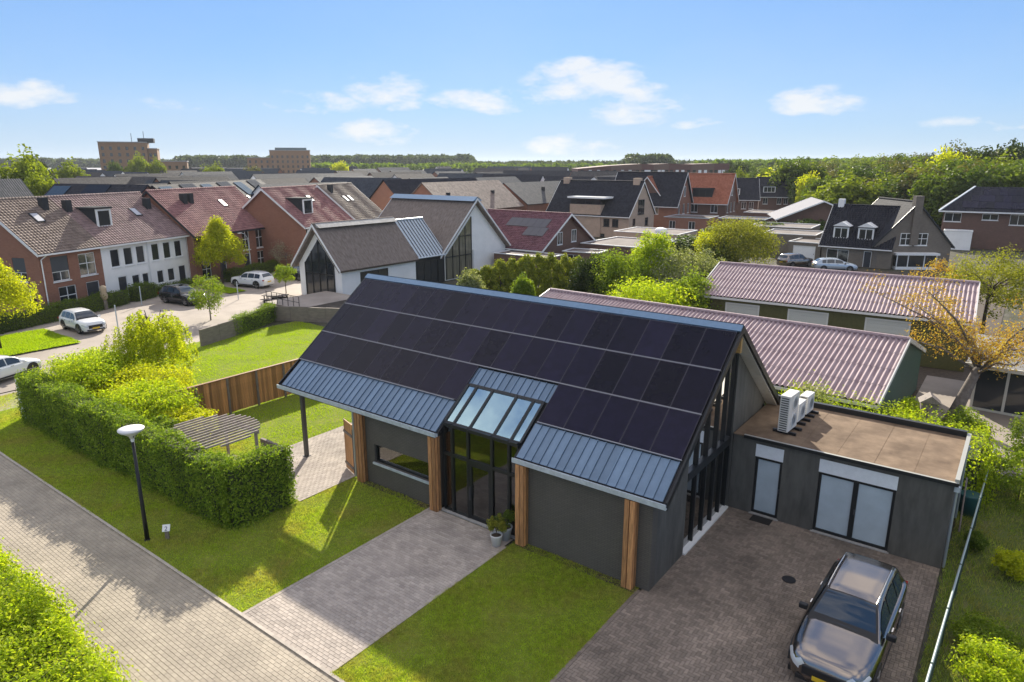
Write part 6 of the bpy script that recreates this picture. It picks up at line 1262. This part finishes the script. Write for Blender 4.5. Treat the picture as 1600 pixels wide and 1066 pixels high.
r = random.Random(77)
for dist, n, va, vb, u0, u1 in ((150, 8, 285, 262, 1290, 1640), (158, 10, 285, 255, 1310, 1650), (178, 14, 280, 248, 1240, 1660), (215, 17, 268, 240, 1200, 1670), (280, 22, 258, 238, 1150, 1680), (380, 26, 253, 243, 1100, 1690)):
    for i in range(n):
        u = u0 + (u1 - u0) * (i + r.uniform(.1, .9)) / n; x, y = at(u, 262, dist * r.uniform(.92, 1.08)); v = va + (vb - va) * min(1, max(0, (u - 1280) / 260)) + r.uniform(-5, 9); H = max(3.5, zat(x, y, v)); k = r.choice((0, 0, 1, 1, 2, 3, 4))
        far_tree(WL[k], WG, x, y, H, min(H * 1.15, 9 + dist * .012) * r.uniform(.8, 1.15), k, i * 31 + int(dist))
for lab, u, d, v, w, k in (('round bright green tree behind the yellow bushes', 1248, 200, 250, 13, 1), ('yellow flowering bushes behind the long dark house', 1232, 205, 266, 15, 6), ('yellow bush right of the long dark house', 1268, 185, 274, 6, 6), ('yellow tree at the far left behind the grey roof', 32, 150, 246, 10, 4), ('yellow tree left of the tall apartment block', 112, 240, 256, 9, 4), ('yellow green shrub behind the far left roof', 58, 135, 272, 6, 4),
        ('lime tree before the tall apartment block', 215, 330, 246, 9, 4), ('second lime tree before the tall apartment block', 243, 330, 252, 8, 4), ('thin tree at the foot of the tall apartment block', 180, 330, 252, 6, 0), ('yellow tree between the two apartment blocks', 332, 300, 259, 10, 4), ('pale bush below the second apartment block', 395, 330, 262, 12, 2), ('yellow round tree right of the second apartment block', 532, 380, 255, 9, 6), ('lime tree beside the red brick hall', 1160, 230, 268, 6, 4), ('dark tree behind the yellow far left tree', 52, 210, 250, 9, 3), ('tall fading tree over the right wood', 1488, 230, 229, 10, 2), ('tall dark tree at the far right skyline', 1582, 200, 228, 9, 3), ('golden tree on the right skyline', 1478, 200, 239, 9, 6), ('big round tree behind the white roofed bungalow', 1345, 165, 263, 11, 0), ('olive tree behind the grey brick house chimney', 1440, 150, 266, 11, 2)):
    x, y = at(u, 262, d); far_tree(lab, None, x, y, zat(x, y, v), w, k, u)
# hedges between the small dark houses
for i, (u, d, w) in enumerate(((1090, 92, 7), (1150, 108, 9), (1205, 120, 9), (1262, 128, 8), (1130, 84, 5))):
    x, y = at(u, 300, d); far_tree(('green garden hedge before the dark garage', 'green shrubs between the flat roofs', 'green hedge left of the white bungalow', 'leafy shrubs behind the white bungalow gable', 'low green shrub beside the beige bungalow')[i], None, x, y, 3.4, w, (0, 1, 0, 0, 1)[i], i)
# horizon woods: one far mass each
def belt(name, label, u0, u1, dist, va, vb, key, n, leaf, seed, vmod=None):
    r = np.random.default_rng(seed); P = []
    for k in range(n):
        u = r.uniform(u0, u1); x, y = at(u, 256, dist * r.uniform(.96, 1.06)); f = (u - u0) / (u1 - u0); v = va + (vb - va) * f - (vmod(f) if vmod else 0) + r.uniform(-1.2, 2.6); H = CAM[2] + (256 - v) * dist / 1100; R_ = r.uniform(.25, .45) * H
        q = r.normal(size=(70, 3)); q /= np.linalg.norm(q, axis=1)[:, None]; P.append(np.column_stack([x + q[:, 0] * R_, y + q[:, 1] * R_, np.clip(H - R_ + q[:, 2] * R_, 0, None) * np.where(q[:, 2] < -.2, r.uniform(.2, 1, 70), 1)]))
    P = np.vstack(P); v_, f_ = leaves(P, r.normal(size=P.shape) + [0, 0, .5], leaf, seed); o = link(name, np_mesh(name, v_, f_, LV[key]), None); tag(o, label, 'woodland', kind='stuff')
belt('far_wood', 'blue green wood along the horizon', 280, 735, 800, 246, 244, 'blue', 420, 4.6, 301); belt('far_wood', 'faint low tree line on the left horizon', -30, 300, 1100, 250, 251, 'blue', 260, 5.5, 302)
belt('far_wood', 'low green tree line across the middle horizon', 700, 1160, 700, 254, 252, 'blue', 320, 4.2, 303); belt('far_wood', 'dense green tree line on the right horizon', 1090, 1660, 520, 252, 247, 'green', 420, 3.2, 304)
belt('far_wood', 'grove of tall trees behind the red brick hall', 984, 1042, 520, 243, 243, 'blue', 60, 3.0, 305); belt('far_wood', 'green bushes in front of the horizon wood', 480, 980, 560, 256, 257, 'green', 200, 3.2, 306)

# ------------------------------------------------------------------ air
hz = MB().box(-3050, 3050, -450, 3550, -1.5, 46).build('haze', None); hm_ = bpy.data.materials.new('haze'); hm_.use_nodes = True; ht_ = hm_.node_tree; ht_.nodes.clear()
ho = ht_.nodes.new('ShaderNodeOutputMaterial'); hv = ht_.nodes.new('ShaderNodeVolumePrincipled'); hv.inputs['Color'].default_value = (.86, .92, 1, 1); hv.inputs['Density'].default_value = .00011; hv.inputs['Anisotropy'].default_value = .2
ht_.links.new(hv.outputs[0], ho.inputs['Volume']); hz.data.materials.append(hm_); hz['kind'] = 'stuff'; hz['label'] = 'thin pale haze over the town'
